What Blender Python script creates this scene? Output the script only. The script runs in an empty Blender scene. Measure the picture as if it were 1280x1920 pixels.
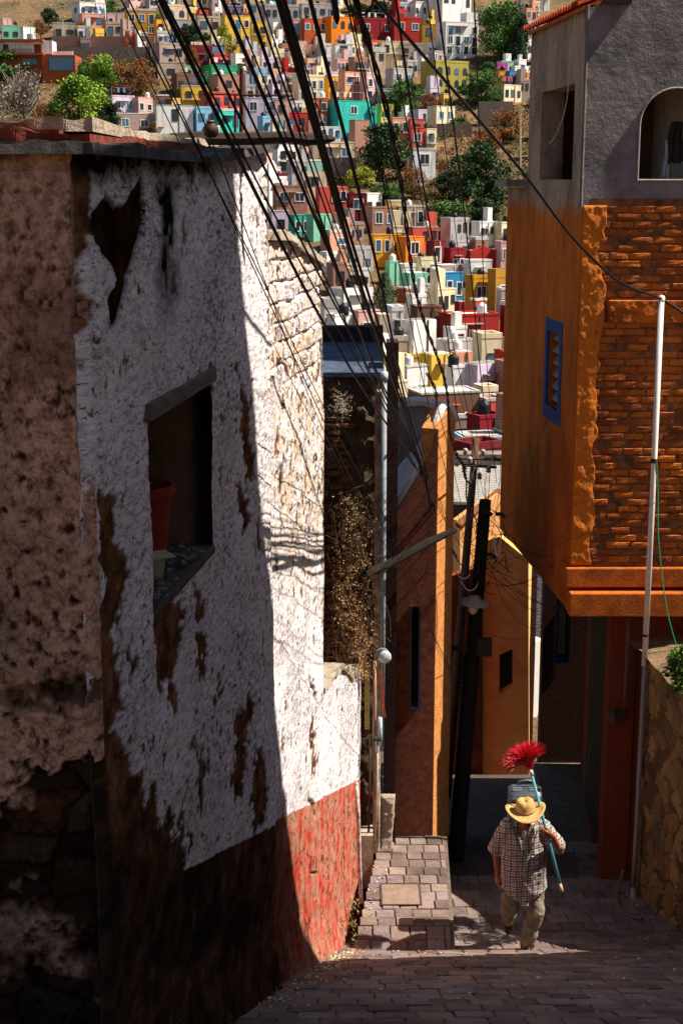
import bpy, bmesh, math, random
import numpy as np
from mathutils import Vector, Matrix, noise as mn
R=math.radians; PI=math.pi
random.seed(7); rng=np.random.default_rng(7)
scene=bpy.context.scene; col=scene.collection
# ------------------------------------------------------------------ camera
F=2788.0; TH=R(12.6); CT,ST=math.cos(TH),math.sin(TH)
def ray(px,py):
    u=(px-640)/F; v=(960-py)/F
    return Vector((u, CT+v*ST, -ST+v*CT))
def at(px,py,Y):
    d=ray(px,py); return d*(Y/d.y)
def topx(X,Y,Z):
    fwd=Y*CT-Z*ST; up=Y*ST+Z*CT
    return 640+F*X/fwd, 960-F*up/fwd
cam=bpy.data.objects.new('camera',bpy.data.cameras.new('camera')); col.objects.link(cam)
cam.data.sensor_fit='VERTICAL'; cam.data.sensor_height=36; cam.data.sensor_width=24
cam.data.lens=F/1920*36; cam.data.clip_end=3000; cam.data.clip_start=.05
cam.rotation_euler=(PI/2-TH,0,0); scene.camera=cam
# ------------------------------------------------------------------ light
SUN=Vector((1,-.045,1.36)).normalized()
el=math.asin(SUN.z)
w=bpy.data.worlds.new('World'); scene.world=w; w.use_nodes=True
nt=w.node_tree; bg=nt.nodes['Background']; sky=nt.nodes.new('ShaderNodeTexSky'); sky.sky_type='NISHITA'
sky.sun_disc=False; sky.sun_elevation=el; sky.sun_rotation=math.atan2(SUN.x,SUN.y)
nt.links.new(sky.outputs[0],bg.inputs[0]); bg.inputs[1].default_value=.058
sl=bpy.data.lights.new('sun','SUN'); sl.energy=5.0; sl.angle=R(.5); sl.color=(1,.91,.79)
so=bpy.data.objects.new('sun',sl); col.objects.link(so); so.rotation_euler=SUN.to_track_quat('Z','Y').to_euler(); so.location=(20,-5,30)
scene.view_settings.view_transform='Standard'; scene.view_settings.look='None'
scene.view_settings.exposure=1.02
scene.cycles.max_bounces=6; scene.cycles.diffuse_bounces=4
# ------------------------------------------------------------------ materials
def lin(h):
    if isinstance(h,(tuple,list)): return tuple(h)[:3]
    h=h.lstrip('#'); c=[int(h[i:i+2],16)/255 for i in (0,2,4)]
    return tuple(x/12.92 if x<=.04045 else ((x+.055)/1.055)**2.4 for x in c)
class NT:
    def __init__(s,name):
        s.m=bpy.data.materials.new(name); s.m.use_nodes=True; s.t=s.m.node_tree; s.p=s.t.nodes['Principled BSDF']
        s.tc=s.t.nodes.new('ShaderNodeTexCoord')
    def n(s,ty,**k):
        x=s.t.nodes.new(ty)
        for a,b in k.items(): setattr(x,a,b)
        return x
    def l(s,a,b): s.t.links.new(a,b)
    def map(s,scale,out='Object',loc=(0,0,0)):
        x=s.n('ShaderNodeMapping'); x.inputs['Scale'].default_value=scale if isinstance(scale,tuple) else (scale,)*3
        x.inputs['Location'].default_value=loc
        s.l(s.tc.outputs[out],x.inputs[0]); return x.outputs[0]
    def noise(s,scale,detail=4,rough=.6,vec=None,dist=0):
        x=s.n('ShaderNodeTexNoise'); x.inputs['Scale'].default_value=scale; x.inputs['Detail'].default_value=detail
        x.inputs['Roughness'].default_value=rough; x.inputs['Distortion'].default_value=dist
        s.l(vec if vec is not None else s.tc.outputs['Object'],x.inputs['Vector']); return x.outputs['Fac']
    def ramp(s,inp,stops):
        x=s.n('ShaderNodeValToRGB'); e=x.color_ramp.elements
        while len(e)<len(stops): e.new(.5)
        for i,(p,c) in enumerate(stops):
            e[i].position=p; c=lin(c) if not isinstance(c,(int,float)) else (c,c,c); e[i].color=(*c,1)
        s.l(inp,x.inputs[0]); return x.outputs[0]
    def mix(s,f,a,b,mode='MIX'):
        x=s.n('ShaderNodeMix',data_type='RGBA',blend_type=mode)
        for sock,v in ((x.inputs[0],f),(x.inputs[6],a),(x.inputs[7],b)):
            if hasattr(v,'is_linked'): s.l(v,sock)
            elif isinstance(v,(int,float)): sock.default_value=v if sock==x.inputs[0] else (v,v,v,1)
            else: sock.default_value=(*lin(v),1)
        return x.outputs[2]
    def math(s,op,a,b=0,c=None):
        x=s.n('ShaderNodeMath',operation=op)
        for i,v in enumerate((a,b,c)):
            if v is None: continue
            if hasattr(v,'is_linked'): s.l(v,x.inputs[i])
            else: x.inputs[i].default_value=v
        return x.outputs[0]
    def attr(s,name,out='Fac'):
        x=s.n('ShaderNodeAttribute'); x.attribute_name=name; return x.outputs[out]
    def bump(s,h,strength=.5,dist=.01,prev=None):
        x=s.n('ShaderNodeBump'); x.inputs['Strength'].default_value=strength; x.inputs['Distance'].default_value=dist
        s.l(h,x.inputs['Height'])
        if prev is not None: s.l(prev,x.inputs['Normal'])
        return x.outputs[0]
    def out(s,colr=None,rough=.9,normal=None,metal=0,spec=.3):
        if colr is not None:
            if hasattr(colr,'is_linked'): s.l(colr,s.p.inputs['Base Color'])
            else: s.p.inputs['Base Color'].default_value=(*lin(colr),1)
        s.p.inputs['Roughness'].default_value=rough; s.p.inputs['Metallic'].default_value=metal
        s.p.inputs['Specular IOR Level'].default_value=spec
        if normal is not None: s.l(normal,s.p.inputs['Normal'])
        return s.m
MATS={}
def paint(c,var=.25,scale=3,bump=.3,bs=25,rough=.92,dist=.01,stretch=1,metal=0,spec=.25,c2=None,grime=.0):
    """generic worn paint or plaster"""
    key=(str(c),var,scale,bump,bs,rough,dist,stretch,metal,spec,str(c2),grime)
    if key in MATS: return MATS[key]
    g=NT('paint'); b=lin(c); d=lin(c2) if c2 else tuple(x*(1-var) for x in b)
    v=g.map((scale,scale,scale/stretch))
    n=g.noise(1,6,.65,v,.4)
    f=g.ramp(n,[(.35,0.),(.65,1.)])
    cc=g.mix(f,d,b)
    if grime:
        gn=g.noise(1,5,.7,g.map((scale*2.2,scale*2.2,scale*.35)))
        gf=g.ramp(gn,[(.5,0.),(.68,1.)])
        cc=g.mix(g.math('MULTIPLY',gf,grime),cc,(.10,.08,.06))
    nb=g.bump(g.noise(bs,5,.7),bump,dist)
    MATS[key]=g.out(cc,rough,nb,metal,spec); return MATS[key]
# ------------------------------------------------------------------ mesh helpers
def setp(o,label=None,cat=None,group=None,kind=None):
    if label: o['label']=label
    if cat: o['category']=cat
    if group: o['group']=group
    if kind: o['kind']=kind
    return o
def empty(name,loc,label,cat,group=None,rz=0):
    o=bpy.data.objects.new(name,None); col.objects.link(o); o.location=loc; o.rotation_euler=(0,0,rz)
    o.empty_display_size=.1
    return setp(o,label,cat,group)
class MB:
    def __init__(s): s.v=[]; s.f=[]; s.c=[]
    def add(s,vs,fs,tint=None):
        o=len(s.v); s.v+= [tuple(x) for x in vs]; s.f+=[tuple(i+o for i in f) for f in fs]
        s.c+=[tint]*len(fs); return s
    def box(s,x0,x1,y0,y1,z0,z1,M=None,tint=None):
        vs=[Vector((x,y,z)) for z in (z0,z1) for x,y in ((x0,y0),(x1,y0),(x1,y1),(x0,y1))]
        if M is not None: vs=[M@v for v in vs]
        return s.add(vs,[(3,2,1,0),(4,5,6,7),(0,1,5,4),(1,2,6,5),(2,3,7,6),(3,0,4,7)],tint)
    def tube(s,pts,r,n=8,cap=True,tint=None):
        pts=[Vector(p) for p in pts]; rs=r if isinstance(r,(list,tuple)) else [r]*len(pts)
        vs=[];fs=[]; pv=None
        for i,p in enumerate(pts):
            t=(pts[min(i+1,len(pts)-1)]-pts[max(i-1,0)]).normalized()
            if pv is None:
                a=Vector((0,0,1)) if abs(t.z)<.9 else Vector((1,0,0)); u=t.cross(a).normalized()
            else: u=(pv-t*pv.dot(t)).normalized()
            pv=u; w_=t.cross(u)
            for k in range(n):
                a=2*PI*k/n; vs.append(p+(u*math.cos(a)+w_*math.sin(a))*rs[i])
        for i in range(len(pts)-1):
            for k in range(n):
                k2=(k+1)%n; fs.append((i*n+k,i*n+k2,(i+1)*n+k2,(i+1)*n+k))
        if cap: fs.append(tuple(range(n))[::-1]); fs.append(tuple((len(pts)-1)*n+k for k in range(n)))
        return s.add(vs,fs,tint)
    def lathe(s,prof,n=16,M=None,cap=True,tint=None):
        vs=[];fs=[]
        for r,z in prof:
            for k in range(n):
                a=2*PI*k/n; v=Vector((r*math.cos(a),r*math.sin(a),z)); vs.append(M@v if M is not None else v)
        for i in range(len(prof)-1):
            for k in range(n):
                k2=(k+1)%n; fs.append((i*n+k,i*n+k2,(i+1)*n+k2,(i+1)*n+k))
        if cap: fs.append(tuple(range(n))[::-1]); fs.append(tuple((len(prof)-1)*n+k for k in range(n)))
        return s.add(vs,fs,tint)
    def quad(s,a,b,c,d,tint=None): return s.add([a,b,c,d],[(0,1,2,3)],tint)
    def build(s,name,m,parent=None,smooth=False,loc=None,local=False):
        """vertices are world coordinates unless local; parent may be rotated"""
        me=bpy.data.meshes.new(name)
        vs=s.v
        off=Vector((0,0,0))
        o=bpy.data.objects.new(name,me)
        if parent is not None:
            o.parent=parent
            if not local:
                pm=world(parent).inverted(); vs=[tuple(pm@Vector(v)) for v in vs]
        elif loc is not None:
            o.location=loc; L=Vector(loc)
            if not local: vs=[tuple(Vector(v)-L) for v in vs]
        me.from_pydata(vs,[],s.f); me.update()
        if any(c is not None for c in s.c):
            a=me.attributes.new('tint','FLOAT','FACE'); a.data.foreach_set('value',[c if c is not None else .5 for c in s.c])
        if smooth: me.polygons.foreach_set('use_smooth',[True]*len(me.polygons))
        me.materials.append(m); col.objects.link(o); return o
def world(o):
    m=o.matrix_basis.copy() if False else Matrix.LocRotScale(o.location,o.rotation_euler,o.scale)
    return world(o.parent)@m if o.parent else m
def bevel(o,wd,seg=2):
    b=o.modifiers.new('bevel','BEVEL'); b.width=wd; b.segments=seg; b.limit_method='ANGLE'; b.angle_limit=R(40); return o
def polywall(mb,P0,P1,loops,th,tint=None):
    """vertical slab along P0->P1 (xy); loops [(s,z)..] first outer then holes; thickness to the left of P0->P1 direction"""
    P0=Vector((P0[0],P0[1],0)); d=(Vector((P1[0],P1[1],0))-P0).normalized(); nrm=Vector((-d.y,d.x,0))
    bm=bmesh.new(); es=[]; vi=[]
    for lp in loops:
        vs=[bm.verts.new((s_,0,z)) for s_,z in lp]
        for i in range(len(vs)): es.append(bm.edges.new((vs[i],vs[(i+1)%len(vs)])))
        vi.append(vs)
    bmesh.ops.triangle_fill(bm,edges=es,use_beauty=True,use_dissolve=False)
    bm.verts.index_update()
    N=len(bm.verts); W=[P0+d*v.co.x+Vector((0,0,v.co.z)) for v in bm.verts]
    vs=W+[p+nrm*th for p in W]; fs=[]
    for f in bm.faces:
        idx=[v.index for v in f.verts]
        fn=(bm.verts[:][idx[1]].co-bm.verts[:][idx[0]].co).cross(bm.verts[:][idx[2]].co-bm.verts[:][idx[0]].co)
        if fn.y>0: idx=idx[::-1]
        fs.append(tuple(idx)); fs.append(tuple(i+N for i in idx[::-1]))
    for lp in vi:
        for i in range(len(lp)):
            a,b=lp[i].index,lp[(i+1)%len(lp)].index; fs.append((a,b,b+N,a+N))
    bm.free(); mb.add(vs,fs,tint); return mb
def rect(s0,s1,z0,z1): return [(s0,z0),(s1,z0),(s1,z1),(s0,z1)]
# numpy value noise
def vnoise(x,y,seed=0):
    xi=np.floor(x).astype(np.int64); yi=np.floor(y).astype(np.int64); fx=x-xi; fy=y-yi
    fx=fx*fx*(3-2*fx); fy=fy*fy*(3-2*fy)
    def h(a,b):
        n=(a*374761393+b*668265263+seed*982451653)&0xffffffff
        n=((n^(n>>13))*1274126177)&0xffffffff
        return ((n^(n>>16))&0xffff)/65535.0
    return (h(xi,yi)*(1-fx)+h(xi+1,yi)*fx)*(1-fy)+(h(xi,yi+1)*(1-fx)+h(xi+1,yi+1)*fx)*fy
def fbm(x,y,o=4,seed=0,g=.5):
    t=0;a=1;s=0
    for i in range(o): t=t+a*vnoise(x*2**i+i*17.3,y*2**i+i*9.1,seed+i); s+=a; a*=g
    return t/s
# ------------------------------------------------------------------ terrain
PROF=[(-60,20),(0,-1.6),(8.5,-5.2),(12.3,-6.93),(13.9,-7.74),(14.7,-8.1),(16.5,-8.4),(20,-9.8),(34,-14),(45,-15.4),(75,-14.5),(110,-14),(170,-12.6),(210,-4.5),(250,7.4),(290,23),(330,37),(420,66),(600,120),(900,140)]
def prof(Y):
    for (a,za),(b,zb) in zip(PROF,PROF[1:]):
        if Y<=b: return za+(zb-za)*(Y-a)/(b-a)
    return PROF[-1][1]
def ground_hit(px,py):
    d=ray(px,py); t=60
    while t<700:
        p=d*(t/d.y)
        if p.z<=prof(t): return t
        t+=.5
    return 700
def grid_mesh(name,xs,ys,zf,m,kind='structure'):
    X,Y=np.meshgrid(xs,ys); Z=zf(X,Y); n=len(xs)
    me=bpy.data.meshes.new(name); vs=np.stack([X,Y,Z],-1).reshape(-1,3)
    i=np.arange(len(ys)-1)[:,None]*n+np.arange(n-1)[None]; fs=np.stack([i,i+1,i+n+1,i+n],-1).reshape(-1,4)
    me.from_pydata(vs.tolist(),[],fs.tolist()); me.polygons.foreach_set('use_smooth',[True]*len(me.polygons)); me.update()
    o=bpy.data.objects.new(name,me); me.materials.append(m); col.objects.link(o); setp(o,kind=kind); return o
def terr(X,Y):
    P=np.array(PROF); z=np.interp(Y,P[:,0],P[:,1])
    n=(fbm(X/22,Y/22,4,3)-.5)*5+(fbm(X/4,Y/4,3,5)-.5)*.8
    far=np.clip((Y-60)/60,0,1)
    return z-.7+np.minimum(n,0.6)*far
g=NT('dry_hillside')
nb=g.noise(.05,6,.7); nf=g.noise(.9,6,.8)
c1=g.ramp(nb,[(.3,'#6f5638'),(.45,'#8a6a48'),(.56,'#6a5c3c'),(.7,'#48492c')])
c2=g.ramp(nf,[(.35,.25),(.6,1.)])
m_hill=g.out(g.mix(.75,c1,c2,'MULTIPLY'),.98,g.bump(nf,1,.6))
hill=grid_mesh('hillside',np.concatenate([np.linspace(-700,-160,20),np.linspace(-150,150,110),np.linspace(160,700,20)]),
   np.concatenate([np.linspace(-60,22,12),np.linspace(24,440,200),np.linspace(450,900,20)]),terr,m_hill)
# ================================================================== street
def m_paver():
    g=NT('paving_stone')
    t=g.attr('tint')
    base=g.ramp(t,[(0.,'#64534e'),(.3,'#806c64'),(.6,'#937f75'),(.85,'#827678'),(1.,'#6c5b58')])
    n=g.noise(18,6,.75); n2=g.noise(2.2,4,.6)
    cc=g.mix(.6,base,g.ramp(n,[(.3,.45),(.62,1.)]),'MULTIPLY')
    cc=g.mix(.8,cc,g.ramp(n2,[(.35,.5),(.6,1.)]),'MULTIPLY'); cc=g.mix(g.ramp(g.noise(1,6,.75,g.map((3.1,3.1,3.1),loc=(4,1,2))),[(.52,0.),(.68,.55)]),cc,'#8f7e6e')
    return g.out(cc,.85,g.bump(n,.8,.008))
M_pav=m_paver(); M_joint=paint('#6f6054',.5,9,.8,40,dist=.01); M_dark=paint((.04,.035,.03),.3,5)
SP=[(3,-2.9),(8.5,-5.2),(12.3,-6.93),(13.9,-7.70),(14.8,-8.02),(16.5,-8.3),(18,-8.5)]
def sz(Y,P=SP):
    if Y<P[0][0]: return P[0][1]+(P[0][0]-Y)*.42
    for (a,za),(b,zb) in zip(P,P[1:]):
        if Y<=b: return za+(zb-za)*(Y-a)/(b-a)
    return P[-1][1]+(Y-P[-1][0])*-.33
def pavers(name,xl,xr,y0,y1,tw,tl,zf,bond=True,gap=.005,rim=.012,seed=1):
    rnd=random.Random(seed); mb=MB(); y=y0; row=0
    while y<y1:
        l=tl*rnd.uniform(.93,1.07); ye=min(y+l,y1)
        x=xl(y)-(tw*.5 if bond and row%2 else 0)-rnd.random()*.04
        while x<xr(y):
            w_=tw*rnd.uniform(.9,1.1); xa=max(x,xl(y)); xb=min(x+w_,xr(y)); x+=w_
            if xb-xa<.03: continue
            dz=rnd.uniform(-.007,.007); tx=rnd.uniform(-.03,.03); 
            def P(a,b,k): return Vector((a,b,zf(b)+k+dz+(a-(xa+xb)/2)*tx))
            A=(xa+gap,xb-gap,y+gap,ye-gap); B=(xa+gap+rim,xb-gap-rim,y+gap+rim,ye-gap-rim)
            o=[P(A[0],A[2],-.02),P(A[1],A[2],-.02),P(A[1],A[3],-.02),P(A[0],A[3],-.02)]
            o2=[P(A[0],A[2],-.004),P(A[1],A[2],-.004),P(A[1],A[3],-.004),P(A[0],A[3],-.004)]
            i=[P(B[0],B[2],.004),P(B[1],B[2],.004),P(B[1],B[3],.004),P(B[0],B[3],.004)]
            q=[(8,9,10,11)]+[(k,(k+1)%4,(k+1)%4+4,k+4) for k in range(4)]+[(k+4,(k+1)%4+4,(k+1)%4+8,k+8) for k in range(4)]
            mb.add(o+o2+i,q,rnd.random())
        y=ye; row+=1
    # mortar bed
    ys=np.linspace(y0,y1,60)
    return mb
def strip(xl,xr,ys,zf,dz,depth=None):
    mb=MB()
    for a,b in zip(ys,ys[1:]):
        mb.quad((xl(a),a,zf(a)+dz),(xr(a),a,zf(a)+dz),(xr(b),b,zf(b)+dz),(xl(b),b,zf(b)+dz))
    return mb
sL=lambda Y: -1.918+.14*Y-.05
sR=lambda Y: 3.75
stepz=lambda Y: sz(Y)
# street with steps: flat treads between drops hidden from above
def streetz(Y):
    return sz(Y)
mb=pavers('street',sL,sR,3,14.9,.26,.31,streetz,seed=3)
o=mb.build('street',M_pav); setp(o,kind='structure')
o=strip(sL,sR,list(np.linspace(2.6,16.95,40)),streetz,-.014).build('street_bed',M_joint); setp(o,kind='structure')
mb=pavers('landing',lambda y:1.2 if y<16.9 else 2.8,lambda y:3.75,14.9,21.3,.25,.28,streetz,seed=5)
o=mb.build('landing_path',M_pav); setp(o,kind='structure')
def alleyz(Y): return -8.3-(Y-16.4)*.33
mb=MB()   # stepped lower alley beyond the crest
y=16.6; z=-8.32
while y<45:
    mb.box(.9,2.95 if y<22 else 5.0,y,y+.9,z-.9,z-.02); y+=.9; z-=.30
o=mb.build('alley_steps',paint('#54483f',.4,6,.6,30)); setp(o,kind='structure')
# passage floor slab
mb=MB().box(2.9,3.8,16.6,21.3,-9.3,-8.66); o=mb.build('passage_base',M_joint); setp(o,kind='structure')
# raised tiled platform
PZ=-7.56
pl=lambda Y: (.16+.13*(Y-13.94)) ; pr=lambda Y: 1.13+.035*(Y-13.94)
platz=lambda Y: PZ+ (0 if Y>14.1 else -(14.1-Y)*.35)
mb=pavers('platform',pl,pr,13.75,16.3,.19,.19,platz,bond=False,gap=.007,rim=.006,seed=9)
o=mb.build('raised_pavement',M_pav); setp(o,kind='structure')
mb=MB()
for a,b in zip(np.linspace(13.75,16.3,12),np.linspace(13.75,16.3,12)[1:]):
    za,zb=platz(a)-.012,platz(b)-.012
    vs=[(pl(a),a,za),(pr(a)+.03,a,za),(pr(b)+.03,b,zb),(pl(b),b,zb),(pl(a),a,-9),(pr(a)+.03,a,-9),(pr(b)+.03,b,-9),(pl(b),b,-9)]
    mb.add(vs,[(0,1,2,3),(1,5,6,2),(0,4,5,1),(3,2,6,7)])
o=mb.build('pavement_base',M_joint); setp(o,kind='structure')
# ================================================================== left white house wall (numpy relief)
def inpoly(px,py,poly):
    r=np.zeros(px.shape,bool); n=len(poly)
    for i in range(n):
        x1,y1=poly[i]; x2,y2=poly[(i+1)%n]
        c=((y1>py)!=(y2>py)); 
        if y1==y2: continue
        xi=(x2-x1)*(py-y1)/(y2-y1)+x1
        r^= c&(px<xi)
    return r
wx=lambda Y: -1.918+.14*Y
WN=Vector((1,-.14,0)).normalized()
ncol,nrow=560,640
ys=6.15*(15.85/6.15)**np.linspace(0,1,ncol)
def lerp(y,pts): P=np.array(pts); return np.interp(y,P[:,0],P[:,1])
ztop=lerp(ys,[(6,.10),(8.5,.10),(9.2,.16),(10.17,.22),(10.2,-.38),(11.2,-.42),(12.9,-.70),(12.95,-1.2),(13.0,-4.6),(14.2,-4.75),(15.0,-5.15),(15.9,-5.3)])
ztop+= (fbm(ys*3,ys*0,3,8)-.5)*.06
zbot=np.array([min(sz(y),-7.5 if y>14 else 9)-.25 for y in ys])
tt=np.linspace(0,1,nrow)[:,None]
Zg=zbot[None]+(ztop-zbot)[None]*tt
Yg=np.repeat(ys[None],nrow,0); Xg=wx(Yg)
fwd=Yg*CT-Zg*ST; PX=640+F*Xg/fwd; PY=960-F*(Yg*ST+Zg*CT)/fwd
# jitter the mask lookup so edges are ragged
jx=(fbm(Yg*4,Zg*7,5,21,.6)-.5)*30; jy=(fbm(Yg*5,Zg*5,5,33,.6)-.5)*60
QX,QY=PX+jx*.8,PY+jy
peel=np.zeros(PX.shape)
deep=np.zeros(PX.shape)
POLY=[ [(192,925),(215,930),(225,1000),(240,1060),(235,1130),(215,1180),(222,1260),(235,1330),(200,1400),(180,1330),(195,1200),(200,1100),(190,1000)],
 [(120,1330),(185,1340),(235,1400),(250,1450),(262,1450),(270,1500),(292,1480),(300,1560),(318,1500),(326,1590),(336,1540),(345,1500),(350,1600),(345,1640),(335,1990),(60,1990)],
 [(150,300),(168,300),(172,420),(160,520),(172,600),(160,640),(150,640)],
 [(446,1330),(474,1320),(462,1420),(455,1480),(438,1520),(432,1470),(446,1400)],
 [(480,1410),(497,1430),(500,1530),(478,1570),(470,1500)],
 [(370,1180),(388,1200),(392,1270),(380,1290),(370,1250)],[(320,1280),(334,1275),(332,1330),(322,1335)],
 [(362,1085),(378,1110),(385,1150),(372,1180),(362,1140)],
 [(452,905),(466,930),(468,990),(455,1010)],[(445,730),(462,760),(470,830),(478,900),(470,910),(455,850),(447,790)],
 [(388,690),(402,700),(404,740),(392,730)],[(290,1150),(330,1120),(345,1160),(330,1260),(300,1300),(285,1220)],
 [(594,1380),(600,1330),(606,1400),(604,1440),(598,1450),(594,1420)],
 [(355,1560),(366,1570),(362,1600),(356,1600)],[(400,1300),(408,1310),(404,1360),(398,1350)],[(415,1250),(420,1260),(418,1310),(412,1300)]]
for p in POLY: peel=np.maximum(peel,inpoly(QX+(fbm(Yg*14,Zg*22,3,222)-.5)*14,QY+(fbm(Yg*14,Zg*22,3,223)-.5)*26,p))
for p in [[(170,405),(195,365),(215,392),(236,388),(262,330),(272,335),(268,420),(250,480),(232,560),(222,600),(205,630),(200,560),(212,520),(190,470),(172,440)],[(160,560),(176,565),(172,600),(162,590)]]:
    deep=np.maximum(deep,inpoly(PX+jx*.5,PY+jy*.5,p))
# below the painted dado, render lost at left; red painted brown where shade falls
dad=1635-.507*(PX-345)
red=(PY>dad+ (fbm(Yg*2,Zg*2,2,4)-.5)*4).astype(float)*(PX>335)
fl=fbm(Yg*4.5,Zg*3.6,6,55,.66); fl2=fbm(Yg*9,Zg*16,4,77,.6)
dens=lerp(PX.ravel(),[(150,.50),(300,.53),(420,.52),(470,.60),(560,.70),(625,.74),(700,.60)]).reshape(PX.shape)
low=np.clip((PY-1150)/400,0,1)*np.clip((470-PX)/100,0,1)
peel=np.maximum(peel,np.clip((fl-(.70-.05*low-.03*np.clip((PX-500)/100,0,1)*np.clip((1250-PY)/150,0,1)))*30,0,1))
reds=np.clip((fl-.46)*8,0,1)
redp=red*np.clip((PX-540)/40,0,1)                       # where dado keeps colour
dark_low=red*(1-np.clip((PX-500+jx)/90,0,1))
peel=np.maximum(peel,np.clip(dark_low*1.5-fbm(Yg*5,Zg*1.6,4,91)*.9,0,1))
stain_shade=np.clip(1.5-1.5*np.abs(PX-312+(jx*.9))/ (24+7*np.sin(PY/40)),0,1)*np.clip((PY-300)/60,0,1)*np.clip((640-PY)/140,0,1)
stain_shade=np.maximum(stain_shade,np.clip((342-PY+jy*1.1)/34,0,1)*np.clip((440-PX)/60,0,1))
stain_shade=np.clip(stain_shade*(.5+fbm(Yg*20,Zg*20,3,13)),0,1)
shade_low=np.clip((PY+jy*2-1420)/260,0,1)*np.clip((600-PX+jx)/90,0,1)*np.clip(peel+red,0,1)  # shade painted near black into the lower left wall
stain_shade=np.maximum(stain_shade,shade_low*(.45+.5*np.clip((fbm(Yg*2.2,Zg*3.5,5,201,.65)-.35)*3,0,1)))
# relief
pit=fbm(Yg*14,Zg*34,3,101)
dsp=(fbm(Yg*.8,Zg*.9,3,1)-.5)*.045+(fbm(Yg*2.2,Zg*4,3,2)-.5)*.02+(fl2-.5)*.009+(pit-.5)*.006
smooth_peel=peel
dsp-=smooth_peel*.007+deep*.016
# courses of whitewashed rubble in the lower annexe
an=np.clip((PX-496)/6,0,1)*np.clip((735-PY+jy)/60,0,1)
zz=Zg+ (fbm(Yg*1.2,Zg*1.2,2,44)-.5)*.12; rowi=np.floor(zz/.15); fz=zz/.15-rowi
yy=Yg/.27+rowi*.47+(fbm(Yg*2,rowi*3.1,2,45)-.5)*.8; fy=yy-np.floor(yy)
gro=np.maximum(np.clip((.12-np.minimum(fz,1-fz))/.12,0,1),np.clip((.07-np.minimum(fy,1-fy))/.07,0,1))
rb=(vnoise(np.floor(yy)*3.7,rowi*5.1,9)-.5)
dsp+=an*(-.03*gro+.04*rb)
peel=np.maximum(peel,an*np.clip(gro*1.1-.65-.4*(fl-.4)*2,0,.7))
crack=np.clip(1-np.abs(PX-(447+(fbm(Yg*0,Zg*3,3,66)-.5)*26-(PY-290)*.0))/1.6,0,1)*(PY<500)*(PY>285)
crack=np.maximum(crack,np.clip(1-np.abs(PX-(600+(fbm(Yg*0,Zg*4,3,67)-.5)*22))/2.2,0,1)*(PY>1180)*(PY<1640))
peel=np.maximum(peel,crack); dsp-=crack*.03
# annexe is set back, the far low wall a touch more
dsp-=np.where(Yg>10.19,.06,0)+np.where(Yg>12.97,.02,0)
# bottom flare
hz=Zg-(zbot[None]+.25); dsp+=np.clip(1-hz/.5,0,1)**2*.06
dsp=dsp-np.clip((6.23-Yg)/.08,0,1)**2*.045
peel=np.maximum(peel,(PX+jx*.6<160)*.9); peel=np.maximum(peel,((PX<215)&(PY>1380))*1.); dark_corner=((Yg<6.24)&(PY>1380))  # near corner edge darkened low down
# window hole
WY0,WY1,WZ0,WZ1=7.07,8.40,-2.08,-1.12
edge=(fbm(Yg*6,Zg*6,2,71)-.5)*.03
hole=(Yg>WY0+edge)&(Yg<WY1+edge)&(Zg>WZ0+edge)&(Zg<WZ1+.03)
V=np.stack([Xg+WN.x*dsp,Yg+WN.y*dsp,Zg],-1).reshape(-1,3)
i=np.arange(nrow-1)[:,None]*ncol+np.arange(ncol-1)[None]
keep=~(hole[:-1,:-1]|hole[1:,1:]|hole[1:,:-1]|hole[:-1,1:])
fs=np.stack([i,i+1,i+ncol+1,i+ncol],-1)[keep]
def np_obj(name,V,fs,mat,parent,attrs,loc):
    me=bpy.data.meshes.new(name); me.from_pydata((V-np.array(loc)).tolist(),[],fs.tolist())
    me.polygons.foreach_set('use_smooth',[True]*len(me.polygons))
    for k,a in attrs.items():
        at_=me.attributes.new(k,'FLOAT','POINT'); at_.data.foreach_set('value',np.ascontiguousarray(a.ravel(),dtype=np.float32))
    me.materials.append(mat); o=bpy.data.objects.new(name,me); o.parent=parent; col.objects.link(o); me.update(); return o
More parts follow.
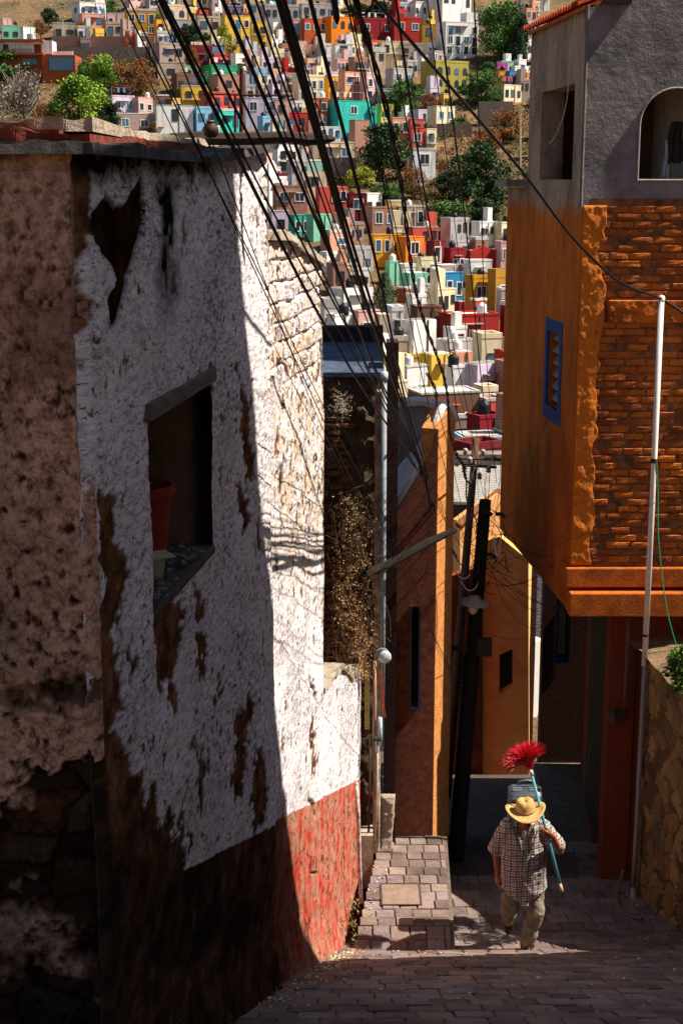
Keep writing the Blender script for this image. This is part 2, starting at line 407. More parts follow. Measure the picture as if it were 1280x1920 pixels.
def m_oldwall(white='#e6e0e2',redc='#b02a1c'):
    g=NT('lime_washed_render')
    pe=g.attr('peel'); rd=g.attr('red'); st=g.attr('stain_shade'); dp=g.attr('deep'); rm=g.attr('worn')
    rg=g.ramp(g.noise(1,4,.6,g.map((.9,.9,1.6))),[(.38,.4),(.6,1.)]); fine=g.noise(1,6,.78,g.map((11,11,36))); flake=g.noise(1,7,.74,g.map((8,8,13)),.3); spk=g.noise(1,3,.6,g.map((26,26,75))); big=g.noise(1.6,5,.65)
    wh=g.mix(g.mix(rg,1.0,g.ramp(fine,[(.38,0.),(.54,1.)])),'#6a5d66',white); wh=g.mix(g.ramp(spk,[(.33,.85),(.40,0.)]),wh,'#3a2c26')
    wh=g.mix(.35,wh,g.ramp(big,[(.3,.5),(.6,1.)]),'MULTIPLY')
    f2=g.ramp(g.math('ADD',flake,g.math('MULTIPLY',rm,.12)),[(.60,0.),(.635,1.)])
    br=g.ramp(g.noise(1,7,.75,g.map((5,5,6.5))),[(.3,'#1c120d'),(.46,'#503525'),(.60,'#7a5639'),(.72,'#94755c')])
    rr=g.mix(g.ramp(g.noise(1,6,.75,g.map((5,5,3.5))),[(.38,0.),(.58,1.)]),redc,'#a07a66')
    rr=g.mix(g.ramp(fine,[(.3,.4),(.45,0.)]),rr,'#5b2318')
    crm=g.math('MULTIPLY',g.ramp(g.noise(1,6,.7,g.map((3,3,4.2))),[(.40,0.),(.62,1.)]),g.math('MINIMUM',g.math('MULTIPLY',rm,1.7),.7)); wh=g.mix(crm,wh,'#d2b48c')
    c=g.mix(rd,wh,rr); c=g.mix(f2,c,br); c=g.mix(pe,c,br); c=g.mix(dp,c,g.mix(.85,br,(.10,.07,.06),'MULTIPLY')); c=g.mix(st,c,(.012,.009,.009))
    lump=g.noise(1,7,.7,g.map((7,7,9))); h=g.math('SUBTRACT',g.mix(g.math('MAXIMUM',pe,rd),g.math('MULTIPLY',fine,rg),lump),g.math('MULTIPLY',g.math('MAXIMUM',f2,pe),.5))
    nb=g.bump(h,1,.016); return g.out(c,1.0,nb,spec=0)
M_wall=m_oldwall()
houseL=empty('whitewashed_house',(wx(10),10,-7),'old flaking whitewashed house with red dado and rotten window along the left of the alley','house')
worn=.12*np.clip((PX-440)/120,0,1)*np.clip((1270-PY)/120,0,1)+.38*np.clip((PX-500)/60,0,1)*np.clip((1150-PY)/200,0,1)*np.clip((PY-640)/60,0,1)+.3*an+np.clip((PX-500)/100,0,1)*red*.25+.25*low
def blur(a,k=1):
    for _ in range(k): 
        a=(a+np.roll(a,1,0)+np.roll(a,-1,0)+np.roll(a,1,1)+np.roll(a,-1,1))/5
    return a
np_obj('wall',V,fs,M_wall,houseL,{'peel':blur(peel),'red':red*(PX>0),'stain_shade':np.maximum(stain_shade,dark_corner*.75),'deep':blur(deep,2),'worn':worn},tuple(houseL.location))
# backing of wall so no light leaks; interior room
wallT=.45
inn=lambda Y,t: Vector((wx(Y),Y,0))-WN*t
M_int=paint('#5a1d16',.4,4,.4,20); M_adobe=paint('#7a5a45',.45,5,.7,18,grime=.4)
mb=MB()
def slab(mb,Ya,Yb,z0,z1,t0,t1):
    a,b,c,d=inn(Ya,t0),inn(Yb,t0),inn(Yb,t1),inn(Ya,t1)
    U=lambda p,z: Vector((p.x,p.y,z))
    mb.add([U(a,z0),U(b,z0),U(c,z0),U(d,z0),U(a,z1),U(b,z1),U(c,z1),U(d,z1)],[(0,3,2,1),(4,5,6,7),(0,1,5,4),(1,2,6,5),(2,3,7,6),(3,0,4,7)])
for (a,b,z0,z1) in ((6.3,WY0+.01,-9,-.02),(WY1-.01,10.15,-9,-.02),(WY0+.01,WY1-.01,-9,WZ0-.02),(WY0+.01,WY1-.01,WZ1+.12,-.02),(10.18,12.92,-9.2,-.85),(12.95,15.8,-9.2,-5.45)):
    slab(mb,a,b,z0,z1,.14,wallT)
mb.build('wall_core',M_adobe,houseL)
# room behind window
mb=MB(); slab(mb,WY0-1.2,WY1+.06,-2.12,-2.06,wallT,3.2)
mb.build('room_floor',M_adobe,houseL)
mb=MB(); slab(mb,WY1+.06,WY1+.16,-2.2,-.1,wallT-.0,3.2); slab(mb,WY0-1.3,WY0-1.2,-2.2,-.1,wallT,3.2)
slab(mb,WY0-1.2,WY1+.06,-2.2,-.1,3.2,3.3)
mb.build('room_wall',M_int,houseL)
mb=MB(); slab(mb,6.55,10.1,-.06,.04,.12,3.4); mb.build('ceiling',M_adobe,houseL)
# lintel plank, sill, window bars
M_wood=paint('#6e6660',.5,6,.6,60,stretch=.2); M_oldwood=paint('#4a3c33',.5,8,.6,50,stretch=.3)
def bar_along(mb,Ya,Yb,za,zb,h,t0,t1):
    a,b,c,d=inn(Ya,t0),inn(Yb,t0),inn(Yb,t1),inn(Ya,t1); U=lambda p,z: Vector((p.x,p.y,z))
    mb.add([U(a,za),U(b,zb),U(c,zb),U(d,za),U(a,za+h),U(b,zb+h),U(c,zb+h),U(d,za+h)],[(0,3,2,1),(4,5,6,7),(0,1,5,4),(1,2,6,5),(2,3,7,6),(3,0,4,7)])
mb=MB(); bar_along(mb,WY0-.04,WY1+.03,-1.13,-1.12,.085,-.03,.2); bevel(mb.build('lintel',M_wood,houseL),.008)
M_sill=paint('#4d4843',.5,7,.6,40,grime=.5)
mb=MB(); bar_along(mb,WY0-.0,WY1+.0,-2.13,-2.12,.05,-.012,.5); bevel(mb.build('window_sill',M_sill,houseL),.015)
mb=MB(); bar_along(mb,WY0+.28,WY0+.33,-2.1,-2.1,1.0,.3,.36); bar_along(mb,WY0,WY0+.3,-1.72,-1.70,.05,.3,.35); mb.build('window_frame',M_oldwood,houseL)
# pots and rubble on the sill
def stucco_pt(Y,t,z): p=inn(Y,t); return Vector((p.x,p.y,z))
pp=stucco_pt(7.98,.30,-2.045)
e=empty('flower_pot',pp,'large terracotta pot standing inside the broken window','flower pot')
MB().lathe([(.11,0),(.125,.02),(.165,.36),(.185,.36),(.185,.41),(.165,.41),(.155,.38),(.11,.06)],24).build('pot',paint('#8a2f1e',.35,12,.4,50,rough=.8),e,smooth=False,local=True)
MB().lathe([(.0,.3),(.157,.31)],24,cap=False).build('soil',paint('#2c1e16',.4,20,1,60),e,local=True)
pp=stucco_pt(7.55,.13,-2.045)
e=empty('planter',pp,'small chipped cream planter with square flared rim on the window sill','planter',rz=.5)
MB().lathe([(.055,0),(.075,.11),(.075,.112)],6).build('bowl',paint('#a9987f',.35,14,.4,50),e,local=True)
mb=MB(); mb.box(-.10,.10,-.075,.075,.112,.124); bevel(mb.build('rim',paint('#b7a88f',.35,14,.4,50),e,local=True),.004)
mb=MB(); rnd=random.Random(3)
for k in range(70):
    p=stucco_pt(rnd.uniform(7.12,8.3),rnd.uniform(-.02,.4),-2.04+rnd.random()*.008); s_=rnd.uniform(.008,.03); a=rnd.random()*6
    M=Matrix.Translation(p)@Matrix.Rotation(a,4,'Z')@Matrix.Rotation(rnd.uniform(-.4,.4),4,'X')
    mb.box(-s_,s_,-s_*.6,s_*.6,0,s_*.5,M)
o=mb.build('rubble',paint('#7d7770',.6,30,.5,60),None); setp(o,'loose plaster crumbs and dry leaves littering the window sill','rubble',kind='stuff')
# ledge (eaves) of left house
def wavy_bar(pts,w0,w1,h,m,name,parent,seed=1,amp=.02,n=60,tn=WN):
    """pts: list of (x,y,z); bar from outward w0 to inward w1"""
    rnd=random.Random(seed); P=[Vector(p) for p in pts]; L=[0]
    for a,b in zip(P,P[1:]): L.append(L[-1]+(b-a).length)
    mb=MB(); rings=[]
    for k in range(n+1):
        s_=L[-1]*k/n; j=max(i for i in range(len(P)) if L[i]<=s_+1e-6); j=min(j,len(P)-2)
        q=P[j].lerp(P[j+1],(s_-L[j])/(L[j+1]-L[j]))
        t=[mn.noise(Vector((s_*2.3,seed*7+c*3,0)))*amp+mn.noise(Vector((s_*9,seed*7+c*3,4)))*amp*.7 for c in range(4)]
        rings.append([q+tn*(w0+t[0]),q+tn*(w0*.9+t[1])+Vector((0,0,h+t[2])),q-tn*w1+Vector((0,0,h*1.1+t[3])),q-tn*w1])
    vs=[v for r_ in rings for v in r_]; fs=[]
    for k in range(n):
        for c in range(4): fs.append((k*4+c,k*4+4+c,k*4+4+(c+1)%4,k*4+(c+1)%4))
    fs.append((0,1,2,3)); fs.append(tuple(n*4+c for c in (3,2,1,0)))
    mb.add(vs,fs); return mb.build(name,m,parent)
def wp(Y,z,t=0): p=inn(Y,t); return (p.x,p.y,z)
M_ledge=paint('#2b2726',.6,8,.9,30,c2='#4c4744'); M_crust=paint('#b5a692',.4,10,1,22,dist=.03); M_rbrick=paint('#93402c',.4,10,1,20,dist=.04,c2='#5a2318',grime=.7)
wavy_bar([wp(6.12,.10),wp(8.3,.085),wp(9.1,.13),wp(10.22,.20)],.075,.5,.045,M_ledge,'eaves',houseL,2,.028,200)
wavy_bar([wp(6.28,.145,.12),wp(8.9,.14,.12)],.0,1.2,.055,M_rbrick,'tile_course',houseL,5,.012,100)
wavy_bar([wp(6.36,.195,.2),wp(9.0,.19,.2),wp(10.1,.22,.15)],.02,3.4,.045,M_crust,'roof_crust',houseL,8,.02,160)
# interior filler for roof to stop light
# pinkish front face of the house, facing the camera
ncol2,nrow2=330,640
x2=np.linspace(-2.3,-1.05,ncol2); zb2=np.full(ncol2,-5.6); zt2=np.full(ncol2,.12)
Z2=zb2[None]+(zt2-zb2)[None]*np.linspace(0,1,nrow2)[:,None]; X2=np.repeat(x2[None],nrow2,0); fyl=lambda X: 6.17+.10*(X+1.055); Y2=fyl(X2)
f2=Y2*CT-Z2*ST; PX2=640+F*X2/f2; PY2=960-F*(Y2*ST+Z2*CT)/f2
jy2=(fbm(X2*4,Z2*4,5,121,.6)-.5)*260
stone=np.clip((PY2+jy2-1400+np.clip(70-PX2,0,70)*-2.2)/14,0,1)
isl=np.clip((fbm(X2*2.3,Z2*2.3,5,128,.6)-.60)*14,0,1)*(PY2>1000); stone=np.clip(stone+isl*(PY2<1420)*.8,0,1)
rr_=np.random.default_rng(5); pts=[]
for r_i,bz in enumerate(np.arange(-5.8,.2,.17)):
    a_=-2.6+rr_.uniform(0,.2)
    while a_<-.9:
        pts.append((a_,bz+rr_.uniform(-.035,.035))); a_+=rr_.uniform(.16,.40)
pts=np.array(pts)
d1=np.full(X2.shape,9.);d2=np.full(X2.shape,9.);idx=np.zeros(X2.shape)
wY=X2+(fbm(X2*5,Z2*5,5,131,.6)-.5)*.22; wZ=Z2+(fbm(X2*5,Z2*5,5,132,.6)-.5)*.16
for k,(a,b) in enumerate(pts):
    d=np.hypot((wY-a)*.62,(wZ-b)); m_=d<d1; d2=np.where(m_,d1,np.minimum(d2,d)); idx=np.where(m_,k,idx); d1=np.where(m_,d,d1)
gap=np.clip((d2-d1)/.022+(fbm(X2*14,Z2*14,4,171)-.5)*.9,0,1); stone=stone*np.clip((fbm(X2*3,Z2*3,5,172,.6)-.36)*9,.25,1); hk=rr_.random(len(pts))[idx.astype(int)]
pits=fbm(X2*26,Z2*22,4,143,.6)
ds2=(fbm(X2*1.6,Z2*1.4,3,140)-.5)*.09+(fbm(X2*8,Z2*7,5,141,.62)-.5)*.05-np.clip(.40-pits,0,1)*.12
ds2+=-stone*.03+stone*(gap-1)*.022+stone*(hk-.5)*.045+stone*(fbm(X2*12,Z2*16,5,173,.65)-.5)*.045
ds2-=np.clip(1-np.abs(PY2-318-(fbm(X2*3,Z2*0,3,9)-.5)*20)/7,0,1)*.02
ds2-=np.clip((X2+1.10)/.05,0,1)**2*.045
pk=np.clip((fbm(X2*3.2,Z2*2.8,6,150,.68)-.52)*8,0,1)*.85*np.clip(.45+(PY2-250)/1300,0,1)
pk=np.maximum(pk,np.clip(.42-pits,0,1)*5)
pk=np.clip(pk,0,1)*np.clip(.45+(PY2-300)/1200,0,1)
g=NT('pink_render'); st=g.attr('stone'); hk_=g.attr('hue'); gp=g.attr('gap'); wn=g.attr('worn')
fine=g.noise(24,7,.78); big=g.noise(1.6,6,.72)
pc=g.mix(g.ramp(fine,[(.36,0.),(.56,1.)]),'#96644f','#f2bfa2'); pc=g.mix(.45,pc,g.ramp(big,[(.3,.35),(.6,1.)]),'MULTIPLY'); pc=g.mix(wn,pc,'#4a2c1e')
sc_=g.ramp(hk_,[(0.,'#33261d'),(.3,'#564232'),(.5,'#664c39'),(.7,'#74452a'),(.85,'#453d37'),(1.,'#6d5a44')])
sc_=g.mix(.7,sc_,g.ramp(fine,[(.3,.3),(.65,1.)]),'MULTIPLY'); sc_=g.mix(gp,'#1d1510',sc_); sc_=g.mix(g.ramp(g.noise(4,7,.75),[(.44,0.),(.58,.85)]),sc_,'#3a281c')
pos_=g.n('ShaderNodeNewGeometry'); sp_=g.n('ShaderNodeSeparateXYZ'); g.l(pos_.outputs['Position'],sp_.inputs[0]); lowf=g.ramp(g.math('ADD',g.math('MULTIPLY',g.math('ADD',sp_.outputs['Z'],4.2),.5),g.math('MULTIPLY',g.math('SUBTRACT',big,.5),1.2)),[(.05,.8),(.85,0.)])  # shade painted into the front wall colour, darker downwards
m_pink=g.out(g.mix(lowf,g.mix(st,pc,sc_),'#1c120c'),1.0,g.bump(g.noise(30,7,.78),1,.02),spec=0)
V2=np.stack([X2,Y2-ds2,Z2],-1).reshape(-1,3)
i=np.arange(nrow2-1)[:,None]*ncol2+np.arange(ncol2-1)[None]; fs2=np.stack([i,i+1,i+ncol2+1,i+ncol2],-1).reshape(-1,4)
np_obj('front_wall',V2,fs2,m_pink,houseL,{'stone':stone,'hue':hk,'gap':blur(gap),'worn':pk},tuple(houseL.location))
mb=MB().box(-5.5,-1.25,6.32,6.5,-8,.08); mb.build('front_core',M_adobe,houseL)
for z_,h_,w0_,w1_,m_,nm_,sd_,am_ in ((.10,.045,.075,.5,M_ledge,'eaves',31,.028),(.145,.055,-.12,1.2,M_rbrick,'tile_course',32,.03),(.195,.045,-.2,2.2,M_crust,'roof_crust',33,.035)):
    wavy_bar([(-2.6,fyl(-2.6),z_),(-1.03,fyl(-1.05),z_)],w0_,w1_,h_,m_,nm_,houseL,sd_,am_,160,Vector((0,-1,0)))
# roof deck of the left house & back walls closing it
mb=MB().box(-5.5,-5.2,6.5,15.8,-9,.1); mb.build('back_wall',M_adobe,houseL)
# annexe: roof behind the whitewashed stone wall (red clay) 
mb=MB(); slab(mb,10.25,12.9,-.95,-.55,.5,3.0); mb.build('annexe_roof',M_rbrick,houseL)
mb=MB(); slab(mb,10.12,10.22,-1,.15,.12,3.0); mb.build('gable_end',M_wall if False else M_adobe,houseL)
wavy_bar([wp(10.25,-.40,.02),wp(11.2,-.44,.02),wp(12.92,-.73,.02)],.0,.45,.06,M_crust,'wall_coping',houseL,12,.03,50)
wavy_bar([wp(13.0,-4.62,.08),wp(14.2,-4.78,.08),wp(15.0,-5.18,.08),wp(15.85,-5.33,.08)],.03,.4,.05,M_crust,'low_coping',houseL,13,.03,50)
# rotten roof beam jutting over alley
mb=MB(); P=[at(320,262,9.2)+Vector((-.0,0,0)),at(430,259,9.25),at(540,259,9.3),at(628,262,9.35)]
pts=[P[0].lerp(P[1],t) for t in (0,.5)]+[P[1].lerp(P[2],t) for t in (0,.5)]+[P[2].lerp(P[3],t) for t in (0,.4,.8,1)]
mb.tube([p+Vector((0,0,.006*math.sin(i*2.1))) for i,p in enumerate(pts)],[.04,.042,.038,.041,.037,.04,.03,.012],7)
o=mb.build('roof_beam',M_oldwood); setp(o,'rotten dark timber beam lying across the roof edge and jutting over the alley','beam')
# round jar on roof
e=empty('clay_jar',at(396,258,9.0),'round brown clay jar standing on the roof edge','jar')
MB().lathe([(.024,0),(.042,.015),(.048,.04),(.042,.062),(.024,.08),(.022,.088),(.028,.092)],16).build('body',paint('#4b2f27',.4,20,.4,60,rough=.6),e,smooth=True,local=True)
# rusty pipe frame on roof
e=empty('rooftop_pipes',at(440,262,9.5),'rusty metal pipe frame rising from the left roof','pipe frame')
M_rust=paint('#4e2419',.5,20,.5,60,rough=.8)
MB().tube([at(441,262,9.5),at(441,178,9.5)],.008,8).build('post',M_rust,e)
MB().tube([at(452,262,9.55),at(453,128,9.55)],.012,8).build('post',M_rust,e)
MB().tube([at(375,176,9.5),at(453,178,9.52),at(548,180,9.6)],.006,8).build('rail',M_rust,e)
for x,y0,y1,lb in ((182,222,262,'thin rusty rebar stub on the left roof by the trees'),):
    mb=MB().tube([at(x,y1,7.2),at(x-1,y0+5,7.2),at(x+3,y0-5,7.2),at(x+9,y0+22,7.2)],.004,6)
    o=mb.build('rebar_stub',M_rust); setp(o,lb,'rebar')
# ================================================================== right orange house
def posz(g):
    x=g.n('ShaderNodeNewGeometry'); s=g.n('ShaderNodeSeparateXYZ'); g.l(x.outputs['Position'],s.inputs[0]); return x.outputs['Position'],s.outputs['Z']
def m_side():
    g=NT('orange_and_cement'); pos,z=posz(g)
    mp=g.n('ShaderNodeMapping'); mp.inputs['Scale'].default_value=(2.2,2.2,1.0); g.l(pos,mp.inputs[0])
    n1=g.noise(1,6,.7,mp.outputs[0]); fine=g.noise(28,6,.7,pos); big=g.noise(.9,5,.6,pos)
    org=g.mix(g.ramp(n1,[(.33,0.),(.62,1.)]),'#a04a0c','#d6731a')
    org=g.mix(.5,org,g.ramp(big,[(.3,.45),(.6,1.)]),'MULTIPLY')
    gry=g.mix(g.ramp(n1,[(.33,0.),(.62,1.)]),'#6e5e52','#b09a86')
    t=g.math('ADD',z,g.math('MULTIPLY',g.math('SUBTRACT',n1,.5),.7)); f=g.ramp(g.math('ADD',t,1.0),[(.60,0.),(.78,1.)])
    c=g.mix(f,org,gry)
    d=g.ramp(n1,[(.30,1.),(.40,0.)]); c=g.mix(g.math('MULTIPLY',d,.55),c,(.02,.015,.01))
    c=g.mix(.55,c,g.ramp(fine,[(.38,.45),(.56,1.)]),'MULTIPLY')
    return g.out(c,.9,g.bump(fine,.9,.012),spec=.2)
M_side=m_side()
def m_cement():
    g=NT('dark_cement'); v=g.map((1.7,1.7,1.7)); n=g.noise(1,7,.68,v,.0); f=g.noise(22,5,.65)
    c=g.ramp(n,[(.3,'#4a4444'),(.5,'#766f71'),(.7,'#928a8c')])
    c=g.mix(.3,c,g.ramp(f,[(.3,.5),(.6,1.)]),'MULTIPLY')
    b=g.bump(g.noise(5,7,.7,None,.0),1,.05); return g.out(c,.62,g.bump(f,.5,.006,b),spec=.4)
M_cement=m_cement()
M_obrick=paint('#b5560f',.5,5,.9,45,dist=.012,c2='#6e3410',rough=.8)
M_oplast=paint('#d87a1e',.45,9,.8,38,dist=.02,c2='#bd661a',rough=.8)
M_obeam=paint('#c4640f',.5,5,.8,30,dist=.015,c2='#8a4512',rough=.8)
M_terr=paint('#6e2f18',.4,3,.5,30,c2='#6a2812',grime=.4); M_terrd=paint('#4a281b',.4,3,.6,30,c2='#3c2018')
rx=lambda Y: 2.61-.084*(Y-16.5)
houseR=empty('orange_house',(3.4,17.5,-8.4),'tall orange house with bare brick front and grey cement upper storey overhanging the alley','house')
ss=lambda Y,f=20.7: (f-Y)*1.0035
mb=MB(); polywall(mb,(rx(20.7),20.7),(rx(16.5),16.5),[[(0,-4.85),(ss(16.5),-4.85),(ss(16.5),1.80),(ss(19.4),1.80),(ss(19.4),-.1),(0,-.1)],rect(ss(18.7),ss(17.0),0,1.03),rect(ss(17.95),ss(17.33),-2.66,-1.76)],.28)
mb.build('side_wall',M_side,houseR)
# cement edge bead down the corner
mb=MB().tube([(2.60,16.5,z+0) for z in np.linspace(-.3,1.8,14)],[.018+.008*random.random() for _ in range(14)],6); mb.build('corner_bead',paint('#7d7068',.4,10,1,30),houseR)
mb=MB(); s0=[(0,-.27),(3.2,-.27),(3.2,3.4),(.14,3.4),(.14,1.8),(0,1.8)]
ac,ar=3.59-2.61,.39; arch=[(ac-ar,.0),(ac+ar,.0)]+[(ac+ar*math.cos(a),.57+ar*math.sin(a)) for a in np.linspace(0,PI,15)]
polywall(mb,(2.61,16.5),(5.8,16.5),[s0,arch],.25); mb.build('upper_wall',M_cement,houseR)
mb=MB(); mb.box(2.75,3.05,16.42,16.7,1.81,1.85); mb.build('roof_flashing',M_dark,houseR)
# arch rim
P=[(2.61+ac-ar,16.495,0.)]+[(2.61+ac+ar*math.cos(a),16.495,.57+ar*math.sin(a)) for a in np.linspace(PI,0,17)]+[(2.61+ac+ar,16.495,0.)]
mb=MB().tube(P,.012,6); mb.tube([(2.61+ac-ar,16.49,-.005),(2.61+ac+ar,16.49,-.005)],.014,6); mb.build('arch_rim',paint('#a39a94',.3,12,.9,30),houseR)
# brick infill: individual bricks
rnd=random.Random(11); mb=MB()
def rbrick(mb,x0,x1,z0,z1,yf,rnd):
    nx=4; vs=[]; fs=[]
    j=lambda a: rnd.uniform(-a,a)
    ty=j(.008); tz=j(.006); cols=np.linspace(x0,x1,nx)
    prof_=[(z0,0),(z0+.006,-.011),((z0+z1)/2,-.013),(z1-.006,-.012),(z1,0)]
    for i_,x in enumerate(cols):
        e=.012 if i_ in (0,nx-1) else 0
        for (z,dy) in prof_:
            xx=x+(j(.005) if not e else j(.004)); vs.append((xx,yf+dy*(.55 if e else 1)+ty*(x-x0)/(x1-x0)+tz+j(.003),z+j(.004)))
    for i_ in range(nx-1):
        for k in range(4): fs.append((i_*5+k,(i_+1)*5+k,(i_+1)*5+k+1,i_*5+k+1))
    n=len(vs)
    for k in range(0,1):
        pass
    # side skirts into wall
    ring=[i_*5 for i_ in range(nx)]+[(nx-1)*5+k for k in range(1,5)]+[i_*5+4 for i_ in range(nx-2,-1,-1)]+[k for k in (3,2,1)]
    for k in ring: vs.append((vs[k][0],yf+.05,vs[k][2]))
    L=len(ring)
    for k in range(L): fs.append((ring[k],n+k,n+(k+1)%L,ring[(k+1)%L]))
    mb.add(vs,fs,rnd.random())
z=-4.27; row=0
while z<-.33:
    h=.066
    if not(-1.56<z<-1.30):
        x=2.80-(.13 if row%2 else 0)+rnd.uniform(-.03,.03)
        while x<5.2:
            l=.25*rnd.uniform(.85,1.1)
            if x+l>2.86: rbrick(mb,max(x,2.80),x+l-.014,z+rnd.uniform(-.003,.003),z+h+rnd.uniform(-.003,.004),16.50+rnd.uniform(-.008,.006),rnd)
            x+=l
    z+=.0835; row+=1
g=NT('orange_painted_brick'); t=g.attr('tint'); f=g.noise(34,6,.75); b_=g.noise(1.3,5,.6)
c=g.ramp(t,[(0,'#a04a10'),(.4,'#c4640f'),(.8,'#de7814'),(1.,'#a85e30')]); c=g.mix(.7,c,g.ramp(f,[(.3,.35),(.62,1.)]),'MULTIPLY'); c=g.mix(.6,c,g.ramp(b_,[(.35,.45),(.6,1.)]),'MULTIPLY')
c=g.mix(g.ramp(g.noise(5,6,.7),[(.62,0.),(.70,.7)]),c,'#8f8274'); c=g.mix(g.ramp(g.noise(1.7,6,.75),[(.5,0.),(.66,.7)]),c,'#3a2014')
M_brk=g.out(c,.75,g.bump(f,.9,.012),spec=.3)
mb.build('brick_infill',M_brk,houseR)
mb=MB(); mb.box(2.7,5.8,16.495,16.8,-4.4,-.2); mb.build('mortar_back',paint('#8a5a38',.5,10,1,30,c2='#4c3424'),houseR)
# rough corner pillar, ragged right edge
def rough_panel(name,xl,xr,z0,z1,yf,m,parent,amp=.02,seed=1,nx=26,nz=200,edge=.03):
    zz=np.linspace(z0,z1,nz); tt=np.linspace(0,1,nx)
    e=(fbm(zz*4,zz*0+seed,4,seed)-.5)*2*edge
    Xa=xl+(xr+e-xl)[:,None]*tt[None]; Za=np.repeat(zz[:,None],nx,1)
    if hasattr(xl,'__len__'): pass
    D=(fbm(Xa*9,Za*9,4,seed+3)-.5)*amp*2+(fbm(Xa*30,Za*30,3,seed+4)-.5)*amp*.7
    Ya=yf-np.maximum(D,-.02)-.0; Ya[:,-1]=yf+.05; Ya[:,0]=yf+.04
    Ya[0,:]=yf+.05; Ya[-1,:]=yf+.05
    V_=np.stack([Xa,Ya,Za],-1).reshape(-1,3); i=np.arange(nz-1)[:,None]*nx+np.arange(nx-1)[None]
    f_=np.stack([i,i+1,i+nx+1,i+nx],-1).reshape(-1,4); L=tuple(world(parent).translation)
    return np_obj(name,V_,f_,m,parent,{},L)
rough_panel('corner_pillar',2.615,2.86,-4.32,-.26,16.475,M_oplast,houseR,.014,4,edge=.09)
rough_panel('band',2.93,4.9,-1.55,-1.29,16.46,M_obeam,houseR,.012,9,120,30,.0)
mb=MB(); mb.box(2.56,5.8,16.43,16.9,-4.56,-4.33); mb.box(2.60,5.8,16.33,16.9,-4.88,-4.60);
bevel(mb.build('floor_beam',M_obeam,houseR),.015)
mb=MB(); mb.add([(rx(20.7)+.02,20.68,-4.82),(2.66,16.6,-4.82),(5.8,16.6,-4.82),(5.8,20.68,-4.82),(rx(20.7)+.02,20.68,-4.6),(2.66,16.6,-4.6),(5.8,16.6,-4.6),(5.8,20.68,-4.6)],[(0,1,2,3),(4,7,6,5),(0,4,5,1),(1,5,6,2),(2,6,7,3),(3,7,4,0)]); mb.build('floor_slab',M_dark,houseR)
# lower walls
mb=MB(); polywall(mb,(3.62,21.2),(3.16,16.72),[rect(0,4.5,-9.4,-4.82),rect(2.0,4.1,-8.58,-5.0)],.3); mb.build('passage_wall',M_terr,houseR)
mb=MB(); polywall(mb,(3.16,16.72),(5.8,16.72),[rect(0,2.6,-9.0,-4.89)],.3); mb.build('lower_wall',M_terr,houseR)
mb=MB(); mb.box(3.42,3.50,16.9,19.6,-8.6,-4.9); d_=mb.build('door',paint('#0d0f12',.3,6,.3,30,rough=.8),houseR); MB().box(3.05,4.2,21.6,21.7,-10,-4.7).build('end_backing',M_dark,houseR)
MB().tube([(3.41,18.9,-7.7),(3.36,18.9,-7.7),(3.36,18.9,-7.45),(3.41,18.9,-7.45)],.012,6).build('handle',paint('#8a8a86',.2,5,metal=.8,rough=.4),d_)
mb=MB(); polywall(mb,(3.0,21.25),(4.2,21.25),[rect(0,1.2,-10.5,-4.6),rect(.22,.37,-7.0,-6.1)],.25); mb.build('end_wall',M_terrd,houseR)
mb=MB().box(3.19,3.40,21.2,21.24,-7.05,-6.95); mb.box(3.19,3.22,21.2,21.24,-6.95,-6.05); mb.box(3.37,3.40,21.2,21.24,-6.95,-6.05); mb.build('window_frame',paint('#2b3f63',.4,8),houseR)
# shell: roof, floors, back
mb=MB(); mb.box(2.86,5.8,16.76,19.3,1.55,1.70); mb.box(2.62,5.8,19.44,20.6,-.5,-.14); mb.box(5.8,6.0,16.5,20.9,-9,3.4); mb.box(2.3,5.8,20.72,20.9,-4.8,-.2); mb.box(2.6,5.8,19.22,19.38,-.1,1.55); mb.box(2.86,5.8,16.78,20.7,-.24,-.10)
mb.build('shell',M_adobe,houseR)
mb=MB(); mb.box(2.10,2.62,19.42,20.9,-.09,.0); mb.build('concrete_cap',paint('#8f8378',.3,8,.8,20),houseR)
mb=MB(); mb.box(2.45,2.9,17.9,19.3,-.1,1.5); 
# interior partitions seen through the openings
mb=MB(); mb.box(3.9,4.0,16.8,19.3,-.1,1.55); mb.build('inner_wall',paint('#a39482',.2,4),houseR)
# roof tiles on eave
M_tile=paint('#c85a2c',.3,8,.6,40,c2='#9c3d1c')
tl=MB(); y=16.56
while y<19.45:
    n=8; r_=.062; vs=[];fs=[]
    for k,(xx,zz,rr_2) in enumerate(((rx(y)-.11,1.80,r_),(rx(y)+.42,1.99,r_*.85))):
        for q in range(n+1):
            a=PI*q/n; vs.append((xx,y+rr_2*math.cos(a),zz+rr_2*math.sin(a)))
        for q in range(n+1):
            a=PI*q/n; vs.append((xx,y+(rr_2-.014)*math.cos(a),zz+(rr_2-.014)*math.sin(a)))
    m2=2*(n+1)
    for q in range(n):
        fs+= [(q,q+1,m2+q+1,m2+q),(n+1+q,m2+n+1+q,m2+n+2+q,n+2+q),(q,n+1+q,n+2+q,q+1)]
    tl.add(vs,fs); y+=.128
tl.build('roof_tiles',M_tile,houseR)
mb=MB(); mb.add([(rx(16.5)-.06,16.5,1.79),(rx(19.42)-.06,19.42,1.79),(rx(19.42)+.5,19.42,1.97),(rx(16.5)+.5,16.5,1.97),(rx(16.5)-.06,16.5,1.75),(rx(19.42)-.06,19.42,1.75),(rx(19.42)+.5,19.42,1.93),(rx(16.5)+.5,16.5,1.93)],[(0,3,2,1),(4,5,6,7),(0,1,5,4),(1,2,6,5),(2,3,7,6),(3,0,4,7)]); mb.build('eave_board',M_obeam,houseR)
